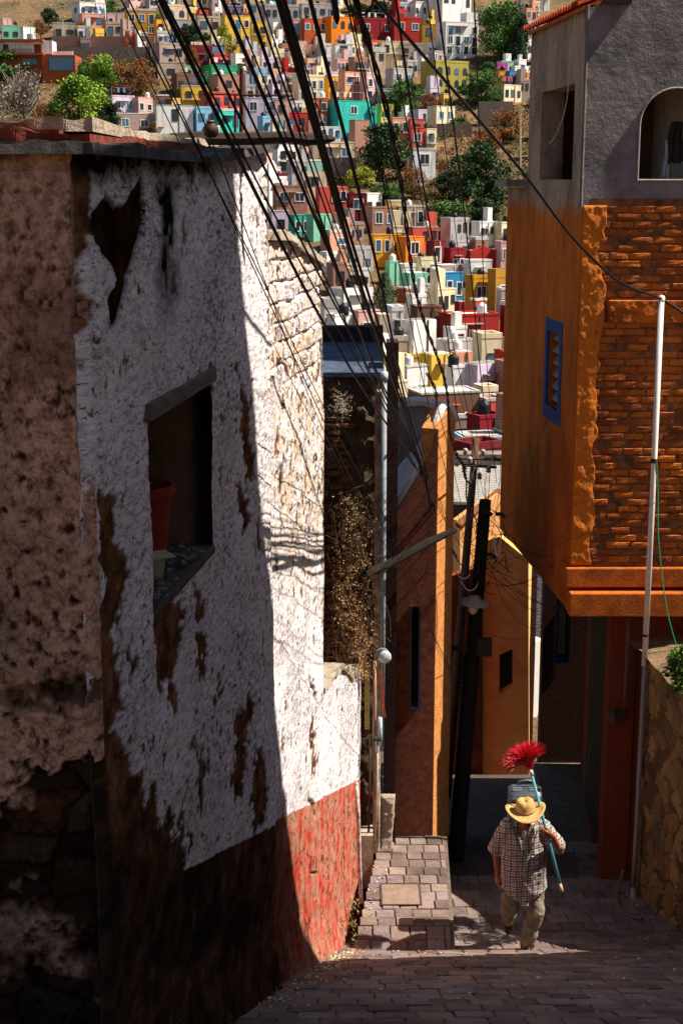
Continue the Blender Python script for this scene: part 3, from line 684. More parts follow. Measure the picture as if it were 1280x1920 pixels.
# blue louvred window in the side wall
wn=MB(); 
def sidebox(mb,Ya,Yb,z0,z1,o0,o1):
    d=Vector((rx(Yb)-rx(Ya),Yb-Ya,0)).normalized(); nn=Vector((-1,-.084,0)).normalized()
    a=Vector((rx(Ya),Ya,0)); b=Vector((rx(Yb),Yb,0)); U=lambda p,o_,z: Vector((p.x,p.y,z))+nn*o_
    mb.add([U(a,o0,z0),U(b,o0,z0),U(b,o1,z0),U(a,o1,z0),U(a,o0,z1),U(b,o0,z1),U(b,o1,z1),U(a,o1,z1)],[(0,3,2,1),(4,5,6,7),(0,1,5,4),(1,2,6,5),(2,3,7,6),(3,0,4,7)])
for a in ((17.2,17.33,-2.82,-1.62),(17.95,18.08,-2.82,-1.62),(17.33,17.95,-1.76,-1.62),(17.33,17.95,-2.82,-2.66)): sidebox(wn,*a,-.02,.012)
win=wn.build('window',paint('#2c4f86',.35,12,.5,40),houseR)
lv=MB()
for k in range(6):
    z0=-2.60+k*.145; 
    a=Vector((rx(17.33)+.06,17.33,z0)); b=Vector((rx(17.95)+.06,17.95,z0))
    lv.add([a,b,b+Vector((.07,0,.09)),a+Vector((.07,0,.09)),a+Vector((0,0,.012)),b+Vector((0,0,.012)),b+Vector((.07,0,.102)),a+Vector((.07,0,.102))],[(0,3,2,1),(4,5,6,7),(0,1,5,4),(1,2,6,5),(2,3,7,6),(3,0,4,7)])
lv.build('louvre',paint('#8c9090',.2,10,rough=.3),win)
mb=MB(); sidebox(mb,17.1,18.2,-2.9,-1.5,-.5,-.45); mb.build('window_back',M_dark,houseR)
# clothes in arch
def cloth(name,x,y,z0,z1,w_,m,lab,cat,seed):
    rnd=random.Random(seed); V_=[];F_=[]; nx,nz=10,14
    for i_ in range(nz):
        t=i_/(nz-1); ww=w_*(.55+.6*t-.2*t*t)
        for k in range(nx):
            s_=k/(nx-1)-.5; V_.append((x+s_*ww+.01*math.sin(t*7+seed),y+.03*math.sin(s_*14+seed+t*3),z1+(z0-z1)*t+ .02*math.sin(s_*20)*t))
    for i_ in range(nz-1):
        for k in range(nx-1): a=i_*nx+k; F_.append((a,a+1,a+nx+1,a+nx))
    mb=MB().add(V_,F_); o=mb.build(name,m,smooth=True); sm=o.modifiers.new('s','SOLIDIFY'); sm.thickness=.01; setp(o,lab,cat)
cloth('hanging_jacket',3.66,16.78,.18,.62,.2,M_dark,'dark jacket hanging inside the arched opening','jacket',2)
cloth('hanging_towel',3.57,16.8,.02,.42,.09,paint('#b8bcc8',.2,10),'pale strip of cloth hanging beside the dark jacket in the arch','towel',5)
# white cord hanging
pts=[(rx(16.9)-.05,16.9,1.77),(rx(17.1)-.05,17.1,1.0),(rx(17.25)-.06,17.25,.7),(rx(17.6)-.06,17.6,.5),(rx(17.95)-.05,17.95,.42)]
def smoothpts(P,n=6):
    P=[Vector(p) for p in P]; out=[]
    for i in range(len(P)-1):
        p0=P[max(i-1,0)];p1=P[i];p2=P[i+1];p3=P[min(i+2,len(P)-1)]
        for k in range(n):
            t=k/n; out.append(.5*((2*p1)+(p2-p0)*t+(2*p0-5*p1+4*p2-p3)*t*t+(3*p1-p0-3*p2+p3)*t**3))
    return out+[P[-1]]
o=MB().tube(smoothpts(pts),.006,6).build('pale_string',paint('#c9c2a8',.1,5)); setp(o,'pale cord dangling from the tiled eave across the grey window opening','cord')
# ================================================================== near right house casting the shade (outside frame) and terrace
wallR=lambda Y: 3.46+.19*(16.2-Y)
def terr_z(X,Y): return -5.30-np.clip(16.2-Y,0,2.9)*.10+(X-wallR(Y))*.15+np.maximum(0,(13.3-Y))*.5
def rubble(U,Vv,su,sv,seed):
    r_=np.random.default_rng(seed)
    a0,a1,b0,b1=U.min()-.5,U.max()+.5,Vv.min()-.5,Vv.max()+.5
    P=[(a+r_.uniform(-.35,.35)*su,b+r_.uniform(-.35,.35)*sv) for a in np.arange(a0,a1,su) for b in np.arange(b0,b1,sv)]
    wu=U+(fbm(U*4,Vv*4,5,seed,.6)-.5)*.4; wv=Vv+(fbm(U*4,Vv*4,5,seed+1,.6)-.5)*.34
    d1=np.full(U.shape,9.);d2=np.full(U.shape,9.);ix=np.zeros(U.shape,int)
    for k,(a,b) in enumerate(P):
        d=np.hypot((wu-a)*sv/su,(wv-b)); m_=d<d1; d2=np.where(m_,d1,np.minimum(d2,d)); ix=np.where(m_,k,ix); d1=np.where(m_,d,d1)
    return np.clip((d2-d1)/(.35*sv),0,1),r_.random(len(P))[ix]
ny,nz_=260,300
yy_=np.concatenate([np.linspace(8,14.2,60),np.linspace(14.22,16.25,ny-60)]); zt_=np.array([terr_z(wallR(y)+.02,y) for y in yy_]); zb_=np.array([sz(y)-.3 for y in yy_])
T=np.linspace(0,1,nz_)[:,None]; Zr=zb_[None]+(zt_-zb_)[None]*T; Yr=np.repeat(yy_[None],nz_,0)
gp_,hu_=rubble(Yr,Zr,.17,.30,31)
dr=(gp_**.6-1)*.035+(hu_-.5)*.04+(fbm(Yr*5,Zr*5,4,32)-.5)*.05+(fbm(Yr*20,Zr*20,3,33)-.5)*.012
Xr=wallR(Yr)-dr
V_=np.stack([Xr,Yr,Zr],-1).reshape(-1,3); i=np.arange(nz_-1)[:,None]*ny+np.arange(ny-1)[None]; f_=np.stack([i,i+ny,i+ny+1,i+1],-1).reshape(-1,4)
g=NT('rubble_stone'); hk_=g.attr('hue'); gp=g.attr('gap'); fine=g.noise(26,6,.75)
sc_=g.ramp(hk_,[(0.,'#5a4832'),(.25,'#94784e'),(.5,'#b08c5e'),(.72,'#7d6a4e'),(.9,'#a67c46'),(1.,'#645a4a')])
sc_=g.mix(.75,sc_,g.ramp(fine,[(.3,.3),(.65,1.)]),'MULTIPLY'); sc_=g.mix(g.ramp(gp,[(.15,0.),(.4,1.)]),'#57493a',sc_)
M_rub=g.out(sc_,.92,g.bump(fine,1,.015),spec=.2)
wl=empty('stone_wall',(wallR(14),14,-8),'rough rubble stone retaining wall on the right edge of the street','wall')
np_obj('face',V_,f_,M_rub,wl,{'hue':hu_,'gap':blur(gp_)},tuple(wl.location))
mb=MB()
for a,b in zip(np.linspace(8,16.2,10),np.linspace(8,16.2,10)[1:]):
    mb.add([(wallR(a)+.1,a,-9),(wallR(b)+.1,b,-9),(wallR(b)+.4,b,-9),(wallR(a)+.4,a,-9),(wallR(a)+.1,a,terr_z(wallR(a),a)-.02),(wallR(b)+.1,b,terr_z(wallR(b),b)-.02),(wallR(b)+.4,b,terr_z(wallR(b),b)-.02),(wallR(a)+.4,a,terr_z(wallR(a),a)-.02)],[(0,3,2,1),(4,5,6,7),(0,1,5,4),(1,2,6,5),(2,3,7,6),(3,0,4,7)])
mb.add([(wallR(16.25)-.02,16.25,-9),(wallR(16.25)+.6,16.25,-9),(wallR(16.25)+.6,16.25,-5.32),(wallR(16.25)-.02,16.25,-5.32)],[(0,1,2,3)])
mb.build('core',M_rub,wl)
us=np.linspace(0,1,70); ysr=np.linspace(3,16.7,160)
Ug,Yg3=np.meshgrid(us,ysr); Xg3=wallR(Yg3)-.02+Ug**1.5*9; Zg3=terr_z(Xg3,Yg3)+(fbm(Xg3*4,Yg3*4,4,61)-.5)*.12+.02
me=bpy.data.meshes.new('terrace_soil'); n=70; i=np.arange(159)[:,None]*n+np.arange(n-1)[None]
me.from_pydata(np.stack([Xg3,Yg3,Zg3],-1).reshape(-1,3).tolist(),[],np.stack([i,i+1,i+n+1,i+n],-1).reshape(-1,4).tolist())
me.materials.append(paint('#8a6f55',.45,9,1,30,dist=.03)); me.polygons.foreach_set('use_smooth',[True]*len(me.polygons)); o=bpy.data.objects.new('terrace_ground',me); col.objects.link(o); setp(o,kind='structure')
nh=empty('shade_caster_house',(6.5,6,-4),'unseen ochre house on the right terrace, sloping edge shaped to shade the alley','house')
outl=[(3,-5),(3,8.3),(8.6,8.3),(8.8,7.8),(9.5,5.65),(10.2,3.77),(10.76,2.58),(11.4,1.1),(12.0,.17),(12.6,-1.4),(13.0,-2.9),(13.5,-4.4),(13.6,-6)]  # slanted profile shaped to throw the shadow edge onto the left wall
import functools
mb=MB()
P=[]
for (a,za),(b,zb) in zip(outl[1:-1],outl[2:]):
    for t in (0,.25,.5,.75): P.append((a+(b-a)*t+.05*mn.noise(Vector((a+t*9,za,0))),za+(zb-za)*t))
P=[outl[0]]+P+[outl[-1]]
vs=[(5,y,z) for y,z in P]+[(8.5,y,z) for y,z in P]; n=len(P)
fs=[tuple(range(n)),tuple(range(2*n-1,n-1,-1))]+[(k,k+n,(k+1)%n+n,(k+1)%n) for k in range(n)]
mb.add(vs,fs); mb.build('wall',paint('#a87a45',.35,2,.5,25,grime=.5),nh)
mb=MB(); mb.box(4.97,5.01,5,6.2,-1,1); wi=mb.build('window',paint('#6b4b30',.3,8),nh); MB().box(4.94,4.975,5.1,6.1,-.9,.9).build('pane',M_dark,wi)
# low terrace plinth throwing the dark band on the street
# ================================================================== plants
def leaf_cloud(mb,c,r,n,size,rnd,clumps=10,flat=.6,tint=(0,1)):
    cl=[Vector((rnd.gauss(0,.45)*r[0],rnd.gauss(0,.45)*r[1],rnd.gauss(0,.42)*r[2])) for _ in range(clumps)]
    for k in range(n):
        q=rnd.choice(cl); s_=.42
        p=Vector(c)+q+Vector((rnd.gauss(0,s_)*r[0]*.55,rnd.gauss(0,s_)*r[1]*.55,rnd.gauss(0,s_)*r[2]*.5))
        a=Vector((rnd.gauss(0,1),rnd.gauss(0,1),rnd.gauss(0,1)*flat)).normalized(); b=a.cross(Vector((rnd.gauss(0,1),rnd.gauss(0,1),rnd.gauss(0,1)))).normalized()
        l=size*rnd.uniform(.6,1.4); mb.add([p,p+a*l*.5+b*l*.22,p+a*l,p+a*l*.5-b*l*.22],[(0,1,2,3)],rnd.uniform(*tint))
def m_leaf(stops,name='leaf',trans=.0):
    g=NT(name); t=g.attr('tint'); c=g.ramp(t,stops); return g.out(c,.7,spec=.25)
M_dry=m_leaf([(0,'#4a3220'),(.35,'#7d5836'),(.6,'#a88458'),(.8,'#6a5c34'),(1,'#50662e')],'dry_leaf')
M_green=m_leaf([(0,'#1f3510'),(.4,'#3d5f1c'),(.75,'#5c8030'),(1,'#7d9a48')],'green_leaf')
rnd=random.Random(21)
e=empty('dry_vine',(.05,14.8,-5.2),'dead tangled brown vine spilling over the low wall in the sunlit gap','vine')
mb=MB(); 
for k in range(5200):
    t=rnd.random()**.8; py=930+t*340+rnd.gauss(0,8); cx=660+14*math.sin(py/37)+6*math.sin(py/11)+(py-1100)*.04; hw=15+22*math.sin(min(1,(py-900)/330)*PI)*(.55+.45*math.sin(py/23)**2)
    px=cx+rnd.gauss(0,.62)*hw
    if px>712 or px<622 or mn.noise(Vector((px/14,py/14,3)))<-.18: continue
    Y=rnd.uniform(14.1,15.5); p=at(px,py,Y); l=rnd.uniform(.012,.036)
    a=Vector((rnd.gauss(0,1),rnd.gauss(0,1),rnd.gauss(-.4,1))).normalized(); b=a.cross(Vector((rnd.gauss(0,1),rnd.gauss(0,1),rnd.gauss(0,1)))).normalized()
    tn_=rnd.random()*.78 if (py>1060 or rnd.random()<.5) else rnd.uniform(.6,1)
    mb.add([p,p+a*l*.5+b*l*.25,p+a*l,p+a*l*.5-b*l*.25],[(0,1,2,3)],tn_)
mb.build('leaves',M_dry,e)
mb=MB()
for k in range(130):
    px=rnd.uniform(628,698); py=rnd.uniform(915,1230); Y=rnd.uniform(14.2,15.6); P=[at(px,py,Y)]
    for j in range(5): P.append(P[-1]+Vector((rnd.gauss(0,.05),rnd.gauss(0,.04),rnd.gauss(-.07,.07))))
    mb.tube(P,.0026,4,cap=False)
mb.build('stems',paint('#5c452c',.3,9),e)
e=empty('dry_tuft',at(640,770,15.7),'pale dry weed tuft growing from the ruined brown wall','weed')
mb=MB()
for k in range(300):
    p=at(640,758,15.75)+Vector((rnd.gauss(0,.05),rnd.gauss(0,.04),rnd.gauss(0,.08))); a=Vector((rnd.gauss(0,1),rnd.gauss(0,1),rnd.gauss(0,1))).normalized(); l=rnd.uniform(.02,.06); b=a.orthogonal().normalized()*.003
    mb.add([p-b,p+b,p+a*l],[(0,1,2)],rnd.random())
mb.build('blades',m_leaf([(0,'#6a6052'),(1,'#a09684')],'pale_blade'),e)
e=empty('green_shrub',(3.98,15.2,-5.2),'small leafy green shrub on the soil above the stone wall','shrub')
mb=MB(); leaf_cloud(mb,at(1276,1250,15.0),(.10,.2,.2),1100,.07,rnd,10); leaf_cloud(mb,(4.2,15.2,-4.9),(.2,.3,.2),1300,.07,rnd,9); mb.build('leaves',M_green,e)
mb=MB(); 
for k in range(14):
    p=Vector((3.95+rnd.random()*.35,15.2+rnd.gauss(0,.12),-5.28)); mb.tube([p,p+Vector((rnd.gauss(0,.06),rnd.gauss(0,.05),.2)),p+Vector((rnd.gauss(0,.12),rnd.gauss(0,.1),.45))],.006,5)
mb.build('stems',M_oldwood,e)
e=empty('tall_bush',(4.6,14.5,-5.1),'taller bush on the terrace just right of the stone wall top','bush')
mb=MB(); leaf_cloud(mb,(4.6,14.45,-3.95),(.35,.28,.3),900,.09,rnd,10); mb.build('leaves',M_green,e)
mb=MB(); mb.tube([(4.6,14.5,-5.2),(4.6,14.48,-4.6),(4.6,14.45,-3.9)],[.03,.02,.01],6); mb.build('stem',M_oldwood,e)
# weeds at the wall foot
mb=MB()
for (px,py,Y,n) in ((655,1740,14.1,90),(668,1700,14.8,60),(690,1590,16.0,60),(560,1838,11.6,50),(500,1862,9.8,60)):
    p0=at(px,py,Y)
    for k in range(n):
        p=p0+Vector((rnd.gauss(0,.05),rnd.gauss(0,.12),rnd.random()*.05)); a=Vector((rnd.gauss(0,.7),rnd.gauss(0,.7),rnd.random()+.2)).normalized(); l=rnd.uniform(.02,.06); b=a.orthogonal().normalized()*l*.2
        mb.add([p,p+a*l*.5+b,p+a*l,p+a*l*.5-b],[(0,1,2,3)],rnd.random())
o=mb.build('ground_weeds',M_dry); setp(o,'small dry weeds and litter along the foot of the left wall','weeds',kind='stuff')
# ================================================================== poles, pipes on right
M_white=paint('#d9d5cc',.15,10,.2,40,rough=.5)
e=empty('white_pole',(3.44,16.15,-8.3),'tall white metal pole rising from the stone wall against the brick front','pole')
MB().tube([(3.44,16.13,-5.4),(3.445,16.13,-3.5),(3.44,16.13,-1.24)],.032,14).build('pole',M_white,e,smooth=True)
MB().lathe([(.0,.03),(.03,.02),(.04,0),(.04,-.03)],14,Matrix.Translation((3.44,16.13,-1.24)),cap=False).build('cap',M_white,e,smooth=True)
mb=MB().tube([(3.44,16.13,-3.05),(3.44,16.13,-3.0)],.038,12); mb.tube([(3.44,16.13,-5.05),(3.44,16.13,-5.02)],.038,12); mb.build('clamp',M_rust,e)
e=empty('grey_drainpipe',(3.42,16.12,-8.3),'dull grey drainpipe down the near edge of the stone wall','pipe')
MB().tube([(3.43,16.05,-5.4),(3.42,16.05,-7.6),(3.415,16.05,-8.1)],.028,10).build('pipe',paint('#8b8580',.2,9,.3,40),e,smooth=True); MB().tube([(3.415,16.05,-8.1),(3.41,15.98,-8.22),(3.42,15.85,-8.23)],.034,10).build('elbow',paint('#9b958c',.2,9,.3,40),e,smooth=True)
e=empty('rusty_pipe',(3.28,16.6,-5),'rust streaked vertical pipe ending in a small box on the red passage wall','pipe')
MB().tube([at(1177,1158,16.6),at(1174,1250,16.6),at(1170,1325,16.6)],.022,10).build('pipe',paint('#6b5a50',.4,20,.5,40),e,smooth=True)
p=at(1160,1342,16.6); MB().tube([p+Vector((-.06,0,0)),p+Vector((.04,0,0))],.06,14).build('junction_box',paint('#2f3a36',.3,12),e)
MB().box(p.x-.14,p.x-.06,p.y-.05,p.y+.05,p.z-.07,p.z+.07).build('meter',paint('#5b4a35',.3,12),e)
o=MB().tube(smoothpts([(3.30,16.1,-7.9),(3.2,15.9,-8.17),(3.22,15.4,-8.1),(3.35,15.2,-8.05)]),.02,8).build('fallen_pipe',paint('#6f625a',.3,12)); setp(o,'thin grey pipe lying along the foot of the red passage wall','pipe')
# green cord off the pole
o=MB().tube(smoothpts([(3.46,16.1,-3.0),(3.5,16.12,-3.4),(3.53,16.12,-3.9),(3.66,16.15,-4.7),(3.85,16.2,-5.3)]),.007,6).build('green_rope',paint('#1f8f6a',.2,9)); setp(o,'thin green cord knotted to the white pole and trailing down to the right','cord')
# ================================================================== left middle: ruined wall, downpipe, terracotta house
M_ruin=paint('#5c4534',.5,4,1,22,dist=.03,c2='#33261c',grime=.6)
e=empty('ruined_wall',(.1,16.1,-7),'dark ruined adobe and brick wall under the blue roof sheet','wall')
rough_panel('adobe_face',-.35,.40,-7.9,-2.05,15.92,M_ruin,e,.05,41,40,220,.02)
MB().box(-.6,.41,15.96,16.25,-8.2,-2.1).build('core',M_ruin,e)
rough_panel('brick_pier',.36,.44,-7.6,-2.2,15.84,paint('#c9b59a',.5,8,1,25,dist=.03,c2='#7c6049'),e,.02,43,8,160,.01)
# exposed bricks in ruin
mb=MB(); z=-5.4
while z<-2.3:
    x=-.34
    while x<-.0:
        l=rnd.uniform(.1,.2)
        if rnd.random()<.75: rbrick(mb,x,x+l,z,z+.05,15.90,rnd)
        x+=l+.015
    z+=.075
mb.build('loose_bricks',paint('#7a4a30',.4,14,1,40,c2='#4a2c1c'),e)
e=empty('sheet_roof',(.1,17,-2),'blue grey sheet roof in shade behind the white wall','roof')
mb=MB(); a,b,c_,d_=(-.35,15.9,-2.02),(.46,15.9,-2.02),(.44,17.9,-1.90),(-.35,17.9,-1.90)
mb.add([a,b,c_,d_]+[tuple(Vector(q)-Vector((0,0,.05))) for q in (a,b,c_,d_)],[(0,1,2,3),(7,6,5,4),(0,4,5,1),(1,5,6,2),(2,6,7,3),(3,7,4,0)]); mb.build('sheet',paint('#2b3344',.5,6,.8,20,c2='#4a566e',stretch=.3),e)
MB().box(-.36,.5,17.88,18.1,-8,-1.72).build('parapet',paint('#2a2c33',.3,6),e)
e=empty('white_downpipe',(.455,15.85,-8),'long white plastic downpipe on the ruined wall corner','pipe')
MB().tube([(.455,15.82,-2.05),(.457,15.82,-4.2),(.452,15.82,-6.3)],.031,14).build('pipe',paint('#8f979e',.25,8,.2,40,rough=.5),e,smooth=True)
mb=MB().tube([(.455,15.82,-4.2),(.455,15.82,-4.12)],.042,14); mb.tube([(.455,15.82,-2.1),(.455,15.82,-2.0)],.043,14); mb.build('joint',paint('#aeb5bb',.12,8,rough=.45),e,smooth=True)
e=empty('dark_pier',(.55,16.2,-8),'narrow dark brown pier between the downpipe and the terracotta house','pier')
MB().box(.495,.62,16.12,16.5,-8.1,-1.72).build('column',paint('#3a2420',.4,6,.8,25),e)
rough_panel('crumbled_render',.44,.60,-8.0,-6.9,15.95,M_crust,e,.03,47,10,60,.03)
e=empty('electric_meter',at(718,1230,15.6),'round glass electricity meter at the end of the white downpipe','electric meter')
p=at(716,1228,15.66); 
MB().tube([p,p+Vector((0,-.06,0))],.085,18).build('base',paint('#8f949a',.2,9,metal=.4,rough=.5),e,smooth=False)
MB().lathe([(.07,0),(.07,.03),(.055,.045),(0,.05)],18,Matrix.Translation(p+Vector((0.03,-.06,0)))@Matrix.Rotation(PI/2,4,'X'),cap=False).build('glass_dome',paint('#b8c2c6',.1,9,rough=.15,spec=.6),e,smooth=True)
for k,(c,dx,lb) in enumerate((('#b3361f',0,'red'),('#c79a1c',5,'yellow'),('#b9301d',9,'crimson'))):
    o=MB().tube(smoothpts([at(702+dx,1242,15.62),at(708+dx,1268+k*6,15.62),at(713+dx*.6,1300+k*9,15.64),at(714+dx,1345,15.66)]),.006,5).build('meter_wire',paint(c,.2,9)); setp(o,lb+' insulated wire hanging below the electricity meter','wire')
e=empty('yellowed_conduit',at(684,1360,15.6),'yellowed flat conduit beside the dry vine','conduit')
MB().box(*(lambda a,b:(a.x-.025,a.x+.03,15.5,15.56,b.z,a.z))(at(688,1250,15.5),at(684,1368,15.5))).build('channel',paint('#8f7a3c',.3,12),e)
for k,(x0,x1,y0,y1,r_,c,lb) in enumerate(((702,700,1240,1420,.02,'#a3826a','brown supply pipe below the electricity meter'),(712,711,1345,1400,.024,'#bcc3cc','short white conduit below the hanging wires'),(708,703,1400,1575,.012,'#b9b2a6','slim pale water pipe reaching the raised pavement'),(694,690,1380,1590,.014,'#4a3b33','dark thin pipe by the end of the red dado'))):
    o=MB().tube([at(x0,y0,15.7),at((x0+x1)/2+1,(y0+y1)/2,15.7),at(x1,y1,15.75)],r_,8).build('supply_pipe',paint(c,.25,12,.3,40),smooth=True); setp(o,lb,'pipe')
e=empty('pipe_valve',at(706,1385,15.6),'small dark valve on the water pipe under the meter','valve')
p=at(706,1385,15.62); MB().tube([p+Vector((-.04,0,0)),p+Vector((.05,0,0))],.03,10).build('body',M_dark,e); MB().tube([p,p+Vector((0,-.02,-.16))],.018,8).build('tap',paint('#8f8f8c',.2,8,metal=.7,rough=.4),e)
e=empty('painted_drainpipe',(.12,14.6,-7.6),'white drainpipe splashed with paint against the red dado','pipe')
P=[at(659,1468,14.45),at(663,1540,14.5),at(665,1620,14.55),at(668,1692,14.6)]; P=[p+WN*.05 for p in P]
MB().tube(P,.022,10).build('pipe',paint('#d8d4cb',.5,14,.4,40,c2='#8a5a4c'),e,smooth=True)
MB().box(*(lambda a:(a.x-.05,a.x+.09,a.y-.1,a.y+.25,a.z-.65,a.z))(at(684,1560,15.75))).build('footing',M_crust,e)
e=empty('utility_cover',at(722,1672,14.9),'rectangular utility cover sunk in the raised tiled pavement','utility cover')
a=at(684,1655,15.2); x0,x1,y0_,y1_=.42,.86,14.55,15.05; z_=PZ+.012
mb=MB(); mb.box(x0,x1,y0_,y0_+.02,z_,z_+.008); mb.box(x0,x1,y1_-.02,y1_,z_,z_+.008); mb.box(x0,x0+.02,y0_+.02,y1_-.02,z_,z_+.008); mb.box(x1-.02,x1,y0_+.02,y1_-.02,z_,z_+.008); mb.build('frame',paint('#4c4038',.3,9),e)
MB().box(x0+.02,x1-.02,y0_+.02,y1_-.02,z_-.01,z_+.003).build('lid',paint('#8a7466',.3,8,.6,40),e)
# wooden beam
e=empty('timber_prop',at(770,1040,15.9),'weathered timber beam jutting across the alley below the cables','beam')
P=[at(683,1078,15.3),at(740,1052,15.6),at(800,1018,15.9),at(852,994,16.2)]; MB().tube(P,[.055,.05,.05,.035],8).build('beam',paint('#211a14',.5,9,.8,60,stretch=.3),e)
# terracotta house
M_terc=paint('#84462a',.3,10,1,60,dist=.02,c2='#582818'); M_terc_lit=paint('#dc9a58',.3,14,1,60,dist=.02,c2='#b8743c')  # same render twice: dark for the shaded face, lighter for the sunlit one
e=empty('terracotta_house',(.9,16.6,-7.8),'terracotta rendered house with a sunlit orange edge and curved white coping','house')
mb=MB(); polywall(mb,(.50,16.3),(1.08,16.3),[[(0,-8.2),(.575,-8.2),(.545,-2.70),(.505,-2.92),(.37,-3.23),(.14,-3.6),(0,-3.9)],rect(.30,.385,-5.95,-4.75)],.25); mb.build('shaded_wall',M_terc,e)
MB().box(.55,1.03,16.56,16.60,-8,-3.9).build('inner_back',M_dark,e)
mb=MB(); polywall(mb,(1.075,16.302),(1.29,16.76),[[(0,-9.5),(.506,-9.5),(.506,-2.66),(.3,-2.5),(.0,-2.70)]],.2); mb.build('sunlit_wall',M_terc_lit,e)
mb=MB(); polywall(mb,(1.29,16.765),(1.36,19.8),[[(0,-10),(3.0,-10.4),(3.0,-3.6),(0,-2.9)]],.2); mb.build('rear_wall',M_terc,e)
wf=MB(); wf.box(.785,.80,16.27,16.31,-5.97,-4.73); wf.box(.885,.90,16.27,16.31,-5.97,-4.73); wf.box(.80,.885,16.27,16.31,-5.99,-5.95); wf_=wf.build('window_frame',paint('#3c4a66',.3,9),e)
P=smoothpts([(.62,16.42,-3.62),(.86,16.42,-3.2),(.98,16.42,-2.92),(1.05,16.45,-2.66),(1.13,16.55,-2.5),(1.22,16.7,-2.52),(1.30,16.8,-2.68)],4)
MB().tube(P,[.05]*len(P),8).build('coping',paint('#d8d5d0',.2,8,.8,30,dist=.02),e)
mb=MB(); mb.add([(.5,16.5,-3.93),(.64,16.5,-3.62),(.87,16.5,-3.24),(1.0,16.5,-2.94),(1.04,17.6,-2.9),(.9,17.6,-3.1),(.66,17.6,-3.4),(.5,17.6,-3.6)],[(0,1,6,7),(1,2,5,6),(2,3,4,5)]); so_=mb.build('roof_slope',paint('#b9c0cc',.3,6,.8,15,dist=.04),e); sm=so_.modifiers.new('s','SOLIDIFY'); sm.thickness=.05
e=empty('grey_white_gable',(.9,17.8,-6),'grey white rendered gable with a white top behind the terracotta house','gable wall')
mb=MB(); polywall(mb,(.45,17.7),(1.3,17.7),[[(0,-6),(.85,-6),(.80,-2.70),(.5,-2.62),(0,-2.66)]],.25); mb.build('wall',paint('#a7a4aa',.35,4,1,18,dist=.02,grime=.6),e)
wavy_bar([(.45,17.68,-2.68),(.95,17.68,-2.64),(1.26,17.68,-2.72)],.02,.3,.06,paint('#d8d5d0',.2,8,.8,30,dist=.02),'coping',e,22,.015,20,Vector((0,-1,0)))
# metal arm + leaning concrete pole + lamp
M_pole=paint('#2b2420',.4,8,.6,40)
e=empty('leaning_pole',(1.43,17.3,-8.5),'thick dark leaning utility pole in the alley gap','utility pole')
MB().tube([(1.40,17.3,-9.0),(1.43,17.3,-8.4),(1.57,17.3,-6.05),(1.71,17.3,-3.72)],[.11,.105,.09,.07],16).build('shaft',M_pole,e,smooth=True)
MB().box(*(lambda a,b:(a.x,b.x,17.1,17.16,a.z-.03,a.z+.03))(at(814,1216,17.1),at(876,1216,17.1))).build('steel_arm',M_dark,e)
p=at(912,1215,17.15); MB().box(p.x-.12,p.x+.06,17.12,17.2,p.z-.1,p.z+.12).build('bracket',M_dark,e)
for q in ((905,960),(930,964),(912,1040)):
    p=at(*q,17.2); MB().tube([p,p+Vector((.05,-.03,.01)),p+Vector((.1,-.02,-.03))],.025,8).build('insulator',M_dark,e)
e=empty('street_lamp',at(888,1128,17.0),'pale saucer shaped street lamp shade fixed to the leaning pole','street lamp')
p=at(888,1132,17.0); M_=Matrix.Translation(p)@Matrix.Rotation(R(6),4,'Y')
MB().lathe([(.19,0),(.195,.01),(.15,.035),(.07,.055),(.065,.09),(.03,.10)],24,M_).build('shade',paint('#9a948c',.3,9,.3,40,rough=.6),e,smooth=True)
MB().lathe([(.05,-.0),(.06,-.05),(.05,-.1),(.02,-.13)],14,M_).build('bulb',paint('#cfcabd',.1,9,rough=.3),e,smooth=True)
M_=Matrix.Translation(p+Vector((0,0,.1))); MB().tube([p+Vector((0,0,.08)),p+Vector((0,.1,.12)),p+Vector((0,.3,.1))],.018,8).build('bracket',M_dark,e)
# far pole with crossarm
e=empty('slim_pole',(1.9,25,-11),'slim wooden utility pole with crossarm and white insulators','utility pole')
a=at(892,822,25); b=at(862,1180,25); MB().tube([a,b,b+(b-a)*1.0],[.06,.075,.09],12).build('shaft',paint('#6b4f3c',.4,8,.6,40),e,smooth=True)
for y0,x0,x1 in ((858,852,942),(872,868,930)):
    MB().tube([at(x0,y0,24.85),at(x1,y0+4,24.85)],.028,6).build('crossarm',paint('#5c5046',.4,8),e)
for x,y in ((856,868),(872,846),(880,862),(905,848),(915,880),(898,892),(884,900),(925,858),(870,880)):
    p=at(x,y,24.75); MB().lathe([(.02,-.06),(.05,-.04),(.03,-.01),(.05,.01),(.025,.05)],10,Matrix.Translation(p)).build('insulator',paint('#b0a89e',.2,9,rough=.3),e,smooth=True)
